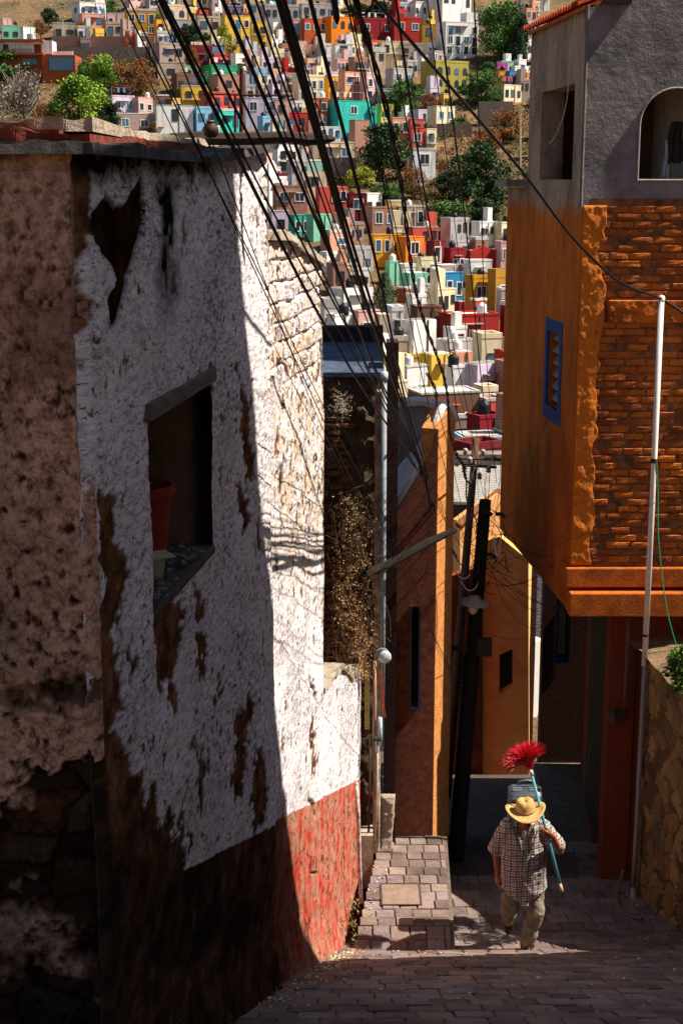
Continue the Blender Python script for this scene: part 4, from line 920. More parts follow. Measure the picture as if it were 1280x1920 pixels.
# orange house down the alley
M_or=paint('#efb376',.2,2,.4,30,c2='#dc9c5c'); M_or2=paint('#f0a860',.2,2,.5,30,c2='#d8904a')
e=empty('gabled_orange_house',(3.4,33,-14),'small sunlit orange gabled house lower down the alley','house',rz=0)
def px_wall(mb,Y,pts,th,yaw=0,holes=()):
    c=at(*pts[0],Y); d=Vector((math.cos(yaw),math.sin(yaw),0))
    def sz_(p):
        r_=ray(*p); # intersect plane through c with direction d,z
        n=Vector((-d.y,d.x,0)); t=c.dot(n)/r_.dot(n); q=r_*t; return ((q-c).dot(d),q.z)
    loops=[[sz_(p) for p in pts]]+[[sz_(p) for p in h] for h in holes]
    q0=Vector((c.x,c.y,0)); polywall(mb,(c.x,c.y),(c.x+d.x,c.y+d.y),loops,th)
    return sz_,c,d
mb=MB(); px_wall(mb,32.6,[(862,978),(905,946),(934,926),(971,950),(971,1420),(862,1420)],.3,R(28),[[(944,975),(966,955),(966,1045),(944,1050)]]); mb.build('front_wall',M_or,e)
mb=MB(); a=at(858,985,32.5); b=at(934,922,33.3); c_=at(975,950,33.8)
mb.tube([a,b,c_],.09,6); mb.build('coping',paint('#8f5a34',.3,6),e)
mb=MB(); px_wall(mb,30.8,[(900,1018),(936,1006),(990,1050),(991,1500),(900,1500)],.3,R(-9),[[(935,1228),(960,1217),(960,1288),(935,1302)]]); 
a=at(990,1050,30.6); mb.build('shaded_wall',M_or2,e)
p=at(990,1050,30.72); mb=MB(); polywall(mb,(p.x,p.y-.06),(p.x+.40,p.y+1.9),[rect(0,1.9,-15,p.z)],.2); mb.build('sunlit_side',M_or,e)
mb=MB(); px_wall(mb,30.3,[(846,1080),(905,1060),(905,1600),(846,1600)],.3,R(-5),[[(858,1235),(874,1225),(874,1290),(858,1295)]]); mb.build('red_wall',paint('#8a3f1c',.3,2,.5,30,c2='#5c2a14'),e)
mb=MB().box(2.6,4.6,33.9,34.2,-14,-7.4); mb.box(3.1,4.3,31.6,31.7,-14,-8.3); mb.box(2.5,3.3,30.9,31,-14,-9); mb.build('interior',M_dark,e)
mb=MB()
for x in (947,953,959,965): mb.tube([at(x,955 if x>950 else 965,32.7+(x-862)/110*.6),at(x,1047,32.7+(x-862)/110*.6)],.02,6)
wb=mb.build('window_bars',paint('#3f5a6b',.3,9),e)
# white steps wall beyond
rh=empty('alley_shade_block',(4.5,25,-10),'hidden dark block added behind the orange house to shade the lower alley','house')  # added out of sight to keep the sun off the lower alley
mb=MB(); mb.add([(3.55,21.7,-11),(4.55,29.0,-13),(8,29,-13),(8,21.7,-11),(3.55,21.7,-2.5),(4.55,29,-2.5),(8,29,-2.5),(8,21.7,-2.5)],[(0,3,2,1),(4,5,6,7),(0,1,5,4),(1,2,6,5),(2,3,7,6),(3,0,4,7)]); mb.build('wall',M_terrd,rh)
MB().box(3.7,3.85,22,22.8,-2.5,-1.6).build('chimney',M_terrd,rh)
e=empty('white_brick_wall',(5,46,-14),'bluish white brick wall seen through the gap under the overhang','wall')
mb=MB(); px_wall(mb,46,[(985,1075),(1045,1075),(1045,1215),(985,1215)],.3,R(-4))
def m_brickpaint(c1,c2,cm,sc=4.5,name='bricks'):
    g=NT(name); b=g.n('ShaderNodeTexBrick'); b.inputs['Scale'].default_value=sc; b.inputs['Mortar Size'].default_value=.025
    for k,v in (('Color1',c1),('Color2',c2),('Mortar',cm)): b.inputs[k].default_value=(*lin(v),1)
    s=g.n('ShaderNodeSeparateXYZ'); c=g.n('ShaderNodeCombineXYZ'); g.l(g.tc.outputs['Object'],s.inputs[0])
    g.l(g.math('ADD',s.outputs['X'],s.outputs['Y']),c.inputs['X']); g.l(s.outputs['Z'],c.inputs['Y']); g.l(c.outputs[0],b.inputs['Vector'])
    n=g.noise(2.5,5,.7); return g.out(g.mix(.55,b.outputs['Color'],g.ramp(n,[(.3,.45),(.62,1.)]),'MULTIPLY'),.92,g.bump(b.outputs['Fac'],-.5,.02))
M_wbrick=m_brickpaint('#c9cbd0','#b9bcc4','#7f8288',2.2); mb.build('bricks',M_wbrick,e)
e=empty('white_stair_parapet',(4.8,42,-16),'sunlit white sloping stair parapet beyond the orange house','parapet')
mb=MB(); px_wall(mb,42,[(990,1205),(1022,1200),(1024,1290),(1004,1350),(996,1460),(985,1460)],.5,R(35)); mb.build('parapet',M_white,e)
e=empty('whitewashed_brick_terrace',(5,58,-14),'whitewashed brick terrace wall lit by the sun behind the crossarm pole','wall')
mb=MB(); px_wall(mb,58,[(838,872),(952,872),(952,985),(838,985)],.4,R(30)); mb.build('bricks',m_brickpaint('#dedbd6','#d0cdc8','#a39e98',2.5),e)
mb=MB(); px_wall(mb,56.5,[(838,852),(952,852),(952,872),(838,872)],.8,R(5)); mb.build('roof_edge',paint('#8a7c70',.4,3,.8,15),e)
# ================================================================== the town on the far slope
M_glass=paint('#2c3440',.4,2,.1,5,rough=.25,spec=.6); M_glassb=paint('#4d7390',.4,2,.1,5,rough=.25,spec=.6)
M_frame=paint('#e6e2da',.1,4,.1,10); M_framed=paint('#5b4636',.2,4,.1,10); M_para=paint('#c9c4ba',.3,.8,.6,4,grime=.5)
M_roofs=[paint(c,.4,.5,.8,3,grime=.6) for c in ('#b9b1a6','#9c9186','#d6d1c8','#a8553a')]
M_tank=paint('#1f2124',.2,3,rough=.5); M_tankw=paint('#d9d8d4',.15,3,rough=.5)
M_bk=m_brickpaint('#a06a52','#8f5c48','#b3a08e',1.6)
M_bk2=m_brickpaint('#a98f80','#957c70','#b5aaa0',1.3)
PAL=dict(white='#eceae6',cream='#ecdcb4',beige='#cdb59c',grey='#b5b1ae',lilac='#d3c4d8',pink='#dfb0a8',salmon='#e0a084',coral='#d9584a',red='#b32a24',crimson='#8f1c28',maroon='#6e1a20',orange='#e8801c',amber='#e8a02a',yellow='#ecc24a',mustard='#b9871f',ochre='#b3842e',olive='#a89a45',lime='#cfc656',green='#1f9a5a',mint='#7fc7a4',teal='#3aa696',turquoise='#2fc4b2',blue='#2f86b8',sky='#8cc0de',magenta='#a52a86',purple='#6a2f9a',terracotta='#b8542a',brick=None,block=None,brown='#7d5a48')
def hm(c):
    if c=='brick': return M_bk
    if c=='block': return M_bk2
    return paint(PAL[c],.22,.6,.5,3,grime=.4)
USED=set()
def hwindow(par,x,z,w_,h,yf,fm,pm,arch=False,door=False):
    f=MB(); t=.10 if fm is M_frame else .03
    if arch:
        out=[(x-w_/2-t,z),(x+w_/2+t,z)]+[(x+(w_/2+t)*math.cos(a),z+h-w_/2+(w_/2+t)*math.sin(a)) for a in np.linspace(0,PI,9)]
        pn=[(x-w_/2,z+.0),(x+w_/2,z+.0)]+[(x+w_/2*math.cos(a),z+h-w_/2+w_/2*math.sin(a)) for a in np.linspace(0,PI,9)]
        f.add([(a,yf-.05,b) for a,b in out]+[(a,yf+.05,b) for a,b in out],[tuple(range(len(out)))]+[(k,k+len(out),(k+1)%len(out)+len(out),(k+1)%len(out)) for k in range(len(out))])
        o=f.build('window',fm,par,local=True); g_=MB().add([(a,yf-.07,b) for a,b in pn],[tuple(range(len(pn)))]); g_.build('pane',pm,o,local=True); return
    f.box(x-w_/2-t,x+w_/2+t,yf-.06,yf+.05,z-t,z); f.box(x-w_/2-t,x+w_/2+t,yf-.06,yf+.05,z+h,z+h+t); f.box(x-w_/2-t,x-w_/2,yf-.06,yf+.05,z,z+h); f.box(x+w_/2,x+w_/2+t,yf-.06,yf+.05,z,z+h)
    if w_>.9 and not door: f.box(x-.03,x+.03,yf-.04,yf+.02,z,z+h)
    o=f.build('door_frame' if door else 'window',fm,par,local=True)
    MB().box(x-w_/2,x+w_/2,yf-.022,yf+.02,z,z+h).build('door' if door else 'pane',pm,o,local=True)
hid=0; NWIN=0
def house(x0,x1,yt,yb,c,label,nw=2,rows=None,o='',yaw=None,below=5,name='town_house',Y=None):
    global hid; hid+=1
    rn=random.Random(hid*13+5)
    Y=Y or ground_hit((x0+x1)/2,yb)
    cx=(x0+x1)/2; pb=at(cx,yb,Y); pt=at(cx,yt,Y); H=pt.z-pb.z
    ppm=F/(Y*CT-pb.z*ST); W=(x1-x0)/ppm
    a=R(rn.choice((rn.uniform(10,22),rn.uniform(22,42)))) if yaw is None else R(yaw)
    d=min(max(W*.55,2.2),7); 
    while W-d*abs(math.sin(a))<.66*W: d*=.85
    fw=(W-d*abs(math.sin(a)))/math.cos(a)
    # empty at base centre, front wall at local y=0
    off=Vector((d*math.sin(a)/2,0,0))
    e=empty(name,(pb.x+off.x,Y,pb.z),label,'house',rz=a)
    assert label not in USED,label
    USED.add(label)
    hw=fw/2; bm_=MB(); m=hm(c)
    cuts='U' in o
    bm_.box(-hw,hw,0,d,-below,H)
    if 'L' in o: bm_.box(-hw,-hw+fw*.4,.0+.01,d*.8,H,H+2.1)
    if 'T' in o: bm_.box(hw-fw*.35,hw-.05,.3,d*.7,H,H+1.9)
    if 'G' in o: bm_.add([(-hw,0.01,H),(hw,.01,H),(0,.01,H+fw*.14),(-hw,.35,H),(hw,.35,H),(0,.35,H+fw*.14)],[(0,1,2),(5,4,3),(0,2,5,3),(1,4,5,2)])
    wall=bm_.build('wall',m,e,local=True)
    # parapet + roof surface
    pm=M_para if rn.random()<.25 else m
    t=.16; ph=rn.choice((.12,.2,.4)) if 'P' not in o else .9
    pb_=MB()
    if 'n' not in o:
        pb_.box(-hw-.03,hw+.03,-.03,t,H-.0,H+ph); pb_.box(-hw-.04,hw+.04,d-t,d+.04,H,H+ph); pb_.box(-hw-.04,-hw+t,t,d-t,H,H+ph); pb_.box(hw-t,hw+.04,t,d-t,H,H+ph)
        pb_.build('parapet',m if 'G' in o or 'p' in o else pm,e,local=True)
    MB().box(-hw+t,hw-t,t,d-t,H+.0,H+.06).build('roof',M_roofs[rn.randrange(3)] if 'r' not in o else M_roofs[3],e,local=True)
    rows_=rows or max(1,int((H+.6)/2.7))
    wm=M_frame if rn.random()<.22 or 'w' in o else M_framed
    for r_ in range(rows_):
        zc=H-(1.95 if 'f' not in o else 1.45)-r_*min(2.7,H/rows_)
        if 'B' in o and r_==0:
            MB().box(-hw*.9,hw*.9,-.9,0,zc-.35,zc-.22).build('balcony',M_para,e,local=True)
            rl=MB(); 
            for k in range(int(fw/.35)): rl.box(-hw*.88+k*.35,-hw*.88+k*.35+.04,-.88,-.84,zc-.22,zc+.6)
            rl.box(-hw*.9,hw*.9,-.9,-.82,zc+.58,zc+.64); rl.build('railing',M_framed,e,local=True)
        for k in range(nw):
            if nw>2 and rn.random()<.12 and 'a' not in o: continue
            x=-hw+fw*(k+.5)/nw+rn.uniform(-.1,.1); ww=min(1.25,fw/nw*.52)*rn.uniform(.85,1.1); hh=min(1.25,H*.42)*rn.uniform(.85,1.1)
            dr=(not 'a' in o) and rn.random()<.14
            hwindow(e,x,zc-(.5 if dr else 0),min(ww,.95) if dr else ww,hh+(.5 if dr else 0),0,wm,M_glassb if rn.random()<.35 else M_glass,'a' in o,dr)
    # small clutter: drain pipe, ledge, wash line on the roof
    if rn.random()<.45: MB().box(hw*.2,hw*.2+.1,-.08,0,-below*.5,H).build('drainpipe',M_para if rn.random()<.5 else M_framed,e,local=True)
    if rn.random()<.3: MB().box(-hw*.6,hw*.3,-.45,0,H-.75,H-.66).build('awning',M_roofs[rn.randrange(4)],e,local=True)
    if 'n' not in o and rn.random()<.4 and d>2.5:
        cm=MB(); 
        for k in range(rn.randrange(2,6)): cx2=rn.uniform(-hw*.8,hw*.8); cm.box(cx2-.2,cx2+.2,d*.35,d*.37,H+.7,H+1.5)
        cm.box(-hw*.85,hw*.85,d*.355,d*.365,H+1.49,H+1.52); cm.box(-hw*.85,-hw*.83,d*.355,d*.365,H,H+1.52); cm.box(hw*.83,hw*.85,d*.355,d*.365,H,H+1.52)
        cm.build('washing_line',paint(rn.choice(('#d8d4d0','#5a7da8','#a84a52','#e0d0b0')),.3,3),e,local=True)
    # windows on the shaded side
    if d>3.5 and 's' not in o and rn.random()<.6:
        x=d*.5; f=MB().box(-hw-.05,-hw+.02,x-.5,x+.5,H-1.9,H-.9); w_=f.build('window',wm,e,local=True); MB().box(-hw-.07,-hw+.0,x-.4,x+.4,H-1.8,H-1.0).build('pane',M_glass,w_,local=True)
    if 't' in o or rn.random()<.3:
        black=rn.random()<.65; lx=rn.uniform(-hw*.6,hw*.6); ly=d*rn.uniform(.25,.6)
        wp_=world(e)@Vector((lx,ly,H+.06))
        s_=rn.uniform(.33,.46); lab=('black' if black else 'white')+' water tank on the roof of the '+label
        lab=' '.join(lab.split()[:16])
        if lab in USED: return e,fw,d,H
        USED.add(lab)
        to=MB().lathe([(s_,0),(s_*1.02,s_*.5),(s_,s_*1.0),(s_*1.02,s_*1.5),(s_*.95,s_*1.8),(s_*.45,s_*2.15),(s_*.4,s_*2.3),(.1,s_*2.33)],14).build('water_tank',M_tank if black else M_tankw,None,smooth=True,loc=wp_,local=True)
        setp(to,lab,'water tank','water tanks on the town roofs')
    return e,fw,d,H
HT=[ # x0,x1,ytop,ybase,colour,label,windows,rows,opts,ref
(133,197,6,34,'white','white villa with dark arched windows at the top left of the hill',4,1,'aT','white arched villa'),
(145,197,26,54,'salmon','dusty pink box house just below the white arched villa',2,1,'',None),
(197,232,25,52,'pink','pale pink house with a red side right of the dusty pink box house',2,1,'',None),
(95,142,44,64,'beige','low mud coloured house left of the pale pink houses',2,1,'',None),
(0,22,36,50,'pink','tiny pink house on the far left skyline of the town',1,1,'',None),
(0,38,48,70,'mint','pale green shed house above the terracotta villa on the left',2,1,'',None),
(38,66,52,72,'white','white cube house beside the pale green shed house',1,1,'',None),
(232,293,20,64,'ochre','ochre brown three storey house with white framed windows',3,2,'w','ochre brown house'),
(288,312,38,68,'amber','amber yellow annexe against the ochre brown house',1,1,'',None),
(298,350,12,44,'beige','beige hill house with arches near the top edge',2,1,'a',None),
(318,372,38,74,'grey','bare grey concrete house above the brown shrubs',3,1,'',None),
(365,415,34,76,'beige','unfinished beige block house left of the tall yellow apartment',2,2,'',None),
(413,470,30,98,'yellow','tall yellow apartment house with a blue roof room',3,2,'w','tall yellow apartment'),
(468,500,42,106,'yellow','narrower yellow wing stepped down from the tall yellow apartment',2,2,'B',None),
(424,454,12,30,'blue','little bright blue roof house above the tall yellow apartment',1,1,'',None),
(490,560,12,50,'grey','wide pale grey house row near the top centre',5,1,'',None),
(556,628,8,36,'grey','light grey long house on the upper skyline right of centre',4,1,'',None),
(525,566,37,76,'pink','pale pink two storey house left of the orange arcade house',2,2,'','pale pink house'),
(560,612,36,78,'terracotta','deep orange half of the arcade house with small square windows',3,1,'w',None),
(604,664,33,78,'orange','bright orange arcade house with dark arches',3,1,'a','orange arcade house'),
(665,735,38,76,'crimson','large crimson house with pale green windows',3,1,'w','crimson house'),
(728,790,36,78,'red','red right wing of the large crimson house',2,1,'w',None),
(768,800,6,32,'white','small white house with tall dark windows below the hill crest',3,1,'',None),
(800,884,-12,34,'white','big cream white apartment block cut by the top edge',4,1,'',None),
(818,897,42,100,'white','white three storey apartment house with blue window panes',4,3,'wT','white apartment house'),
(786,820,46,86,'ochre','ochre house with a domed white turret left of the white apartment house',1,1,'t',None),
(789,879,118,164,'olive','olive yellow house with two tiers of arches',4,2,'ap','olive arch house'),
(688,714,76,112,'terracotta','narrow burnt orange house beside the cream balcony house',1,1,'',None),
(710,766,78,120,'cream','cream house with orange edged balconies',3,1,'B','cream balcony house'),
(744,792,84,118,'block','pinkish grey house right of the cream balcony house',2,1,'',None),
(350,398,94,126,'maroon','dark maroon house over the green shed',2,1,'P',None),
(385,443,104,126,'red','long low brick red wall house right of the dark maroon house',2,1,'','brick red wall house'),
(378,445,124,142,'green','vivid green shed roofed house',3,1,'','vivid green house'),
(283,346,84,118,'block','brown block house with wide dark windows on the left slope',2,1,'','brown block house'),
(290,345,118,140,'beige','low beige brick terrace house under the brown block house',1,1,'',None),
(320,382,142,166,'brown','shaded brown concrete frame house above the yellow balcony',3,1,'B',None),
(336,392,162,194,'yellow','small yellow balcony house in the middle left',2,1,'B','small yellow balcony house'),
(392,448,142,178,'brick','patched brick house right of the brown concrete frame',1,1,'',None),
(198,252,181,214,'lilac','lilac pink house with white framed windows above the left roof',2,1,'w','lilac pink house'),
(250,286,184,212,'pink','mauve right half of the lilac pink house',2,1,'w',None),
(204,286,214,244,'block','grey block ground floor house under the lilac pink house',2,1,'w',None),
(284,362,198,244,'white','long plain white house beside the grey block floor',1,1,'s','long plain white house'),
(284,313,230,246,'ochre','small ochre garden wall house before the plain white house',0,1,'',None),
(375,452,174,214,'coral','red house with a sheltered terrace behind the rusty pipe frame',3,1,'','red terrace house'),
(360,406,204,240,'sky','light blue house with sunlit wall left of the red terrace house',2,1,'',None),
(396,452,208,240,'turquoise','cyan shop front house below the red terrace house',2,1,'',None),
(455,520,184,226,'lilac','pale lilac house with a wide recessed window',2,1,'','pale lilac house'),
(512,542,188,246,'pink','pink lilac tower house beside the pale lilac house',1,2,'',None),
(482,516,222,250,'sky','pale blue glazed room house right of the clay jar',2,1,'',None),
(530,576,212,242,'red','bright red house low on the slope behind the thick cables',2,1,'','bright red house'),
(576,614,184,238,'terracotta','rust orange house left of the turquoise house',2,2,'','rust orange house'),
(613,694,190,238,'turquoise','large turquoise house with one white framed window',1,1,'ws','turquoise house'),
(688,706,202,234,'turquoise','slim turquoise wing at the right end of the turquoise house',0,1,'',None),
(704,738,199,222,'lime','lime yellow house right of the turquoise wing',1,1,'w','lime yellow house'),
(727,768,222,262,'salmon','salmon and white house below the lime yellow house',2,1,'B',None),
(762,794,224,262,'coral','coral house front beside the white cube house',1,2,'',None),
(547,607,144,186,'cream','cream apartment house with rows of small windows',4,2,'w','cream apartment house'),
(607,637,144,172,'amber','amber yellow house between the cream and salmon houses',1,1,'',None),
(634,676,136,182,'salmon','salmon house with white windows right of the amber house',2,1,'w','salmon house'),
(674,714,140,184,'pink','dusty rose house with laundry above the turquoise roof',2,2,'w',None),
(722,774,130,160,'grey','grey white workshop house left of the olive arch house',2,1,'',None),
(800,853,200,238,'cream','cream house with two white windows above the dry bank',2,1,'w','cream bank house'),
(929,948,134,158,'amber','amber domed house by the right edge of the town',1,1,'',None),
(945,973,134,158,'blue','teal blue house with a red window near the right building',1,1,'','teal blue house'),
(970,992,136,160,'orange','orange end house touching the grey building edge',1,1,'',None),
(920,952,122,138,'magenta','magenta painted house up the slope above the amber dome',1,1,'',None),
(925,978,160,190,'cream','pale cream house with dark green windows under the teal blue house',3,1,'',None),
(974,1004,38,78,'lilac','pale lilac two storey house against the dark trees top right',2,2,'w',None),
(972,1004,78,108,'white','white terrace wall house below the lilac two storey house',1,1,'',None),
(654,692,226,264,'brick','bare brick house right below the turquoise house',0,1,'',None),
(590,664,268,312,'cream','sandy yellow house with blue windows above the pink tower',2,1,'w','sandy yellow house'),
(505,560,274,316,'white','white house with dark veranda left of the sandy yellow house',2,2,'B','white veranda house'),
(540,566,280,300,'green','small green veranda house behind the cables',2,1,'',None),
(562,592,274,302,'pink','small coral pink house between veranda and sandy house',1,1,'',None),
(764,794,240,282,'coral','orange coral tower house above the white stair',1,1,'w',None),
(792,818,242,280,'cream','slim cream balcony tower right of the coral tower',1,1,'B',None),
(767,816,282,322,'white','white cube house with an outside stair by the big tree',1,1,'w','white cube house'),
(511,540,330,350,'crimson','small crimson house left of the beige tall wall',1,1,'',None),
(510,576,350,394,'brick','brick house with two blue windows near the white wall',2,1,'w','blue windowed brick house'),
(556,612,322,362,'beige','tall blank beige house above the blue windowed brick house',1,1,'n',None),
(591,652,350,408,'coral','rose red tower house with three small top windows',3,1,'n','rose red tower house'),
(650,688,364,416,'maroon','dark crimson house beside the rose red tower',1,1,'',None),
(671,716,364,392,'white','white house with brown shutters above the brick apartments',2,1,'','white shutter house'),
(685,744,390,436,'brick','left block of the pinkish brick apartments',2,1,'w','brick apartments'),
(738,796,388,432,'block','right block of the pinkish brick apartments with cornice',3,1,'w',None),
(503,542,396,426,'lilac','lilac white courtyard house on the left valley side',1,1,'',None),
(540,578,404,442,'teal','teal house with small windows over the white wall',2,1,'w','teal house'),
(574,622,404,450,'mint','sea green house part in shade right of the teal house',0,1,'s',None),
(691,752,441,490,'amber','yellow orange two storey house in the valley',3,1,'w','yellow orange house'),
(742,796,445,494,'orange','orange house with one square white window',1,1,'w','orange window house'),
(798,832,453,500,'maroon','tall maroon house with two white windows',1,1,'w','tall maroon house'),
(830,874,468,496,'crimson','low crimson wing right of the tall maroon house',2,1,'w',None),
(867,932,470,492,'red','red gabled facade house with a curved top',0,1,'Gnp','red gabled facade'),
(870,922,490,516,'white','white house front under the red gabled facade',2,1,'',None),
(929,956,455,494,'pink','pink house by the orange building edge',1,1,'',None),
(806,868,498,512,'block','bare grey brick upper storey left of the blue house',2,1,'',None),
(816,868,512,552,'blue','bright blue house under bare brick upper floor',2,1,'w','bright blue house'),
(872,918,522,568,'mustard','mustard yellow house with white framed square window',1,1,'w','mustard house'),
(914,956,520,570,'ochre','darker mustard house half behind the orange building',1,1,'wP',None),
(722,748,492,524,'mint','pale mint house strip beside the conifer',0,1,'',None),
(750,804,512,540,'mint','mint green workshop house with dirty wall',0,1,'n','mint workshop'),
(744,800,542,556,'terracotta','long low terracotta roofed house below the mint workshop',0,1,'r',None),
(770,828,576,620,'brown','mauve brown house with curved parapet and two windows',2,1,'Gp','mauve brown house'),
(852,874,566,604,'crimson','crimson stair tower of the red roof terrace house',0,1,'n',None),
(825,936,592,624,'red','wide red house with a roof terrace',1,1,'p','wide red terrace house'),
(937,960,572,620,'maroon','maroon wall house touching the orange building',0,1,'',None),
(725,756,583,650,'white','cream white bell tower like house with one arched window',1,1,'ar','white tower house'),
(752,818,600,668,'white','brilliant white blank house wall right of the white tower',0,1,'sn','brilliant white house'),
(786,850,664,712,'yellow','pale yellow blank gable house in the valley',0,1,'n','pale yellow gable'),
(838,886,660,700,'salmon','peach house wall right of the pale yellow gable',0,1,'n',None),
(888,940,634,672,'cream','dirty cream courtyard house with a sloping parapet',1,1,'',None),
(836,872,690,730,'white','white and lilac stepped house below the yellow gable',1,1,'','white and lilac house'),
(866,946,682,730,'lilac','long lilac wall house with roof plants',1,1,'n','long lilac house'),
(745,802,688,730,'white','white house with barred windows beside the cable bundle',2,1,'','barred white house'),
(818,886,640,662,'grey','grey white garage house under the wide red terrace house',2,1,'',None),
(766,900,738,776,'brown','long shaded brown wall house across the valley floor',1,1,'',None),
(892,946,752,776,'coral','orange red flat roofed house at the foot of the lilac house',0,1,'r','orange red flat house'),
(876,944,784,822,'crimson','deep crimson courtyard house low in the valley',0,1,'','deep crimson house'),
(852,944,820,842,'sky','pale blue low house with a dark bracket mark',1,1,'n','pale blue low house'),
(848,944,842,866,'maroon','dark red porch house just above the whitewashed terrace',1,1,'',None),
(612,660,592,630,'white','sunlit white roofed house beyond the blue sheet roof',1,1,'',None),
(655,712,584,628,'pink','pale pink roofed house behind the thickest cables',1,1,'',None),
(616,700,540,580,'white','long white vaulted warehouse left of the conifer',0,1,'n','long white warehouse'),
(612,650,496,548,'brick','tall rough brick house right of the white stone wall',1,2,'',None),
(640,700,468,500,'grey','grey roofed cluster house left of the yellow orange house',2,1,'',None),
]
REFS=[((h[0]+h[1])/2,(h[2]+h[3])/2,h[9]) for h in HT if h[9]]
for h in HT: house(*h[:6],nw=h[6],rows=h[7],o=h[8])
# modern terracotta villa top left
Y=ground_hit(60,150)
e=empty('modern_villa',at(70,150,Y),'modern terracotta villa with big glass window and flat roofs on the left hill','house')
def fbox(mb,x0,x1,y0,y1,Yf,dep):
    a=at(x0,y1,Yf); b=at(x1,y0,Yf); mb.box(a.x,b.x,Yf,Yf+dep,a.z,b.z); return mb
M_vt=paint('#a8512a',.2,.8); 
mb=MB(); fbox(mb,0-60,80,100,165,Y,6); fbox(mb,82,141,103,165,Y-1.5,7); fbox(mb,-60,80,73,77,Y-1.0,8); fbox(mb,-60,82,99,103,Y-1.2,3); mb.build('wall',M_vt,e)
mb=MB(); fbox(mb,-60,78,77,100,Y+.4,5); fbox(mb,80,98,76,101,Y+.3,4); fbox(mb,98,137,96,103,Y+.5,.3); mb.build('white_wall',hm('white'),e)
for (a,b,c_,d_,yy) in ((92,138,107,133,Y-1.55),(41,71,109,123,Y-.05),(98,100,0,0,0)):
    if yy:
        f=MB(); fbox(f,a,b,c_,d_,yy,.1); f=f.build('window',M_framed,e)
        for k in range(3): m2=MB(); fbox(m2,a+1+(b-a-1)*k/3,a+(b-a-1)*(k+1)/3,c_+1,d_-1,yy-.04,.06); m2.build('pane',M_glassb,f)
for a,b in ((7,16),(65,77)): m2=MB(); fbox(m2,a,b,83,99,Y+.33,.1); m2.build('door',paint('#6b3a1c',.2,1),e)
m2=MB(); 
for k in range(16): fbox(m2,14+k*3,14.5+k*3,92,99,Y-1.1,.05)
fbox(m2,14,62,91.5,92.3,Y-1.1,.05); m2.build('railing',M_framed,e)
# stone retaining walls on the left hill
def hill_wall(x0,x1,y0,y1,m,label,Y=None,name='retaining_wall'):
    Y=Y or ground_hit((x0+x1)/2,y1)
    mb=MB(); fbox(mb,x0,x1,y0,y1+12,Y,1.2); o=mb.build(name,m); setp(o,label,'wall'); USED.add(label); return o
M_stn=paint('#8d7a6c',.6,2.5,1,8,dist=.1,c2='#5a4a40')
hill_wall(100,282,88,112,M_stn,'long rough stone retaining wall above the green trees')
hill_wall(98,290,68,86,M_bk,'brick boundary wall above the rough stone retaining wall')
hill_wall(160,268,64,70,M_dark,'long dark sheet roof shelter on the brick boundary wall',name='shelter_wall')
hill_wall(895,962,190,238,m_brickpaint('#a08c80','#8f7c70','#6b5c52',1.8),'stepped stone wall below the cream house on the right slope')
hill_wall(818,885,232,256,M_stn,'grey stone wall above the large dark tree')
hill_wall(735,800,178,196,M_stn,'pale stone bank wall under the dry round bush')
hill_wall(600,668,296,318,M_stn,'rubble wall below the sandy yellow house')
# filler houses, seeded by gaps
occ=[(h[0],h[2],h[1],h[3]) for h in HT]+[(-40,70,145,160)]
EX=[(-50,90,290,245),(640,236,700,350),(690,262,770,365),(815,236,992,410),(860,110,932,232),(886,0,975,110),(-50,0,232,46),(735,160,800,205),(600,318,700,348),(796,330,830,400),(640,-10,700,36),(270,118,320,175),(232,92,284,172),(700,505,742,592),(900,186,992,250)]
CW=[('white',20),('cream',8),('beige',9),('grey',9),('brick',8),('block',9),('pink',5),('salmon',4),('lilac',2),('yellow',2),('orange',1),('red',2),('mint',1),('terracotta',2),('sky',1),('coral',1)]
pool=[c for c,n in CW for _ in range(n)]
rf=random.Random(77); made=0
WORD={'brick':'bare brick','block':'grey block','sky':'pale blue','beige':'sandy beige'}
ADJ=['small','squat','plain','boxy','weathered','flat roofed','stepped','shabby','tidy','narrow']
def rel(cx,cy):
    r=sorted(REFS,key=lambda q:math.hypot(q[0]-cx,(q[1]-cy)*1.6))
    for q in r[:6]:
        dx,dy=cx-q[0],cy-q[1]
        s='right of' if dx>abs(dy)*.8 else 'left of' if -dx>abs(dy)*.8 else 'above' if dy<0 else 'below'
        yield s,q[2],math.hypot(dx,dy)
y=14.
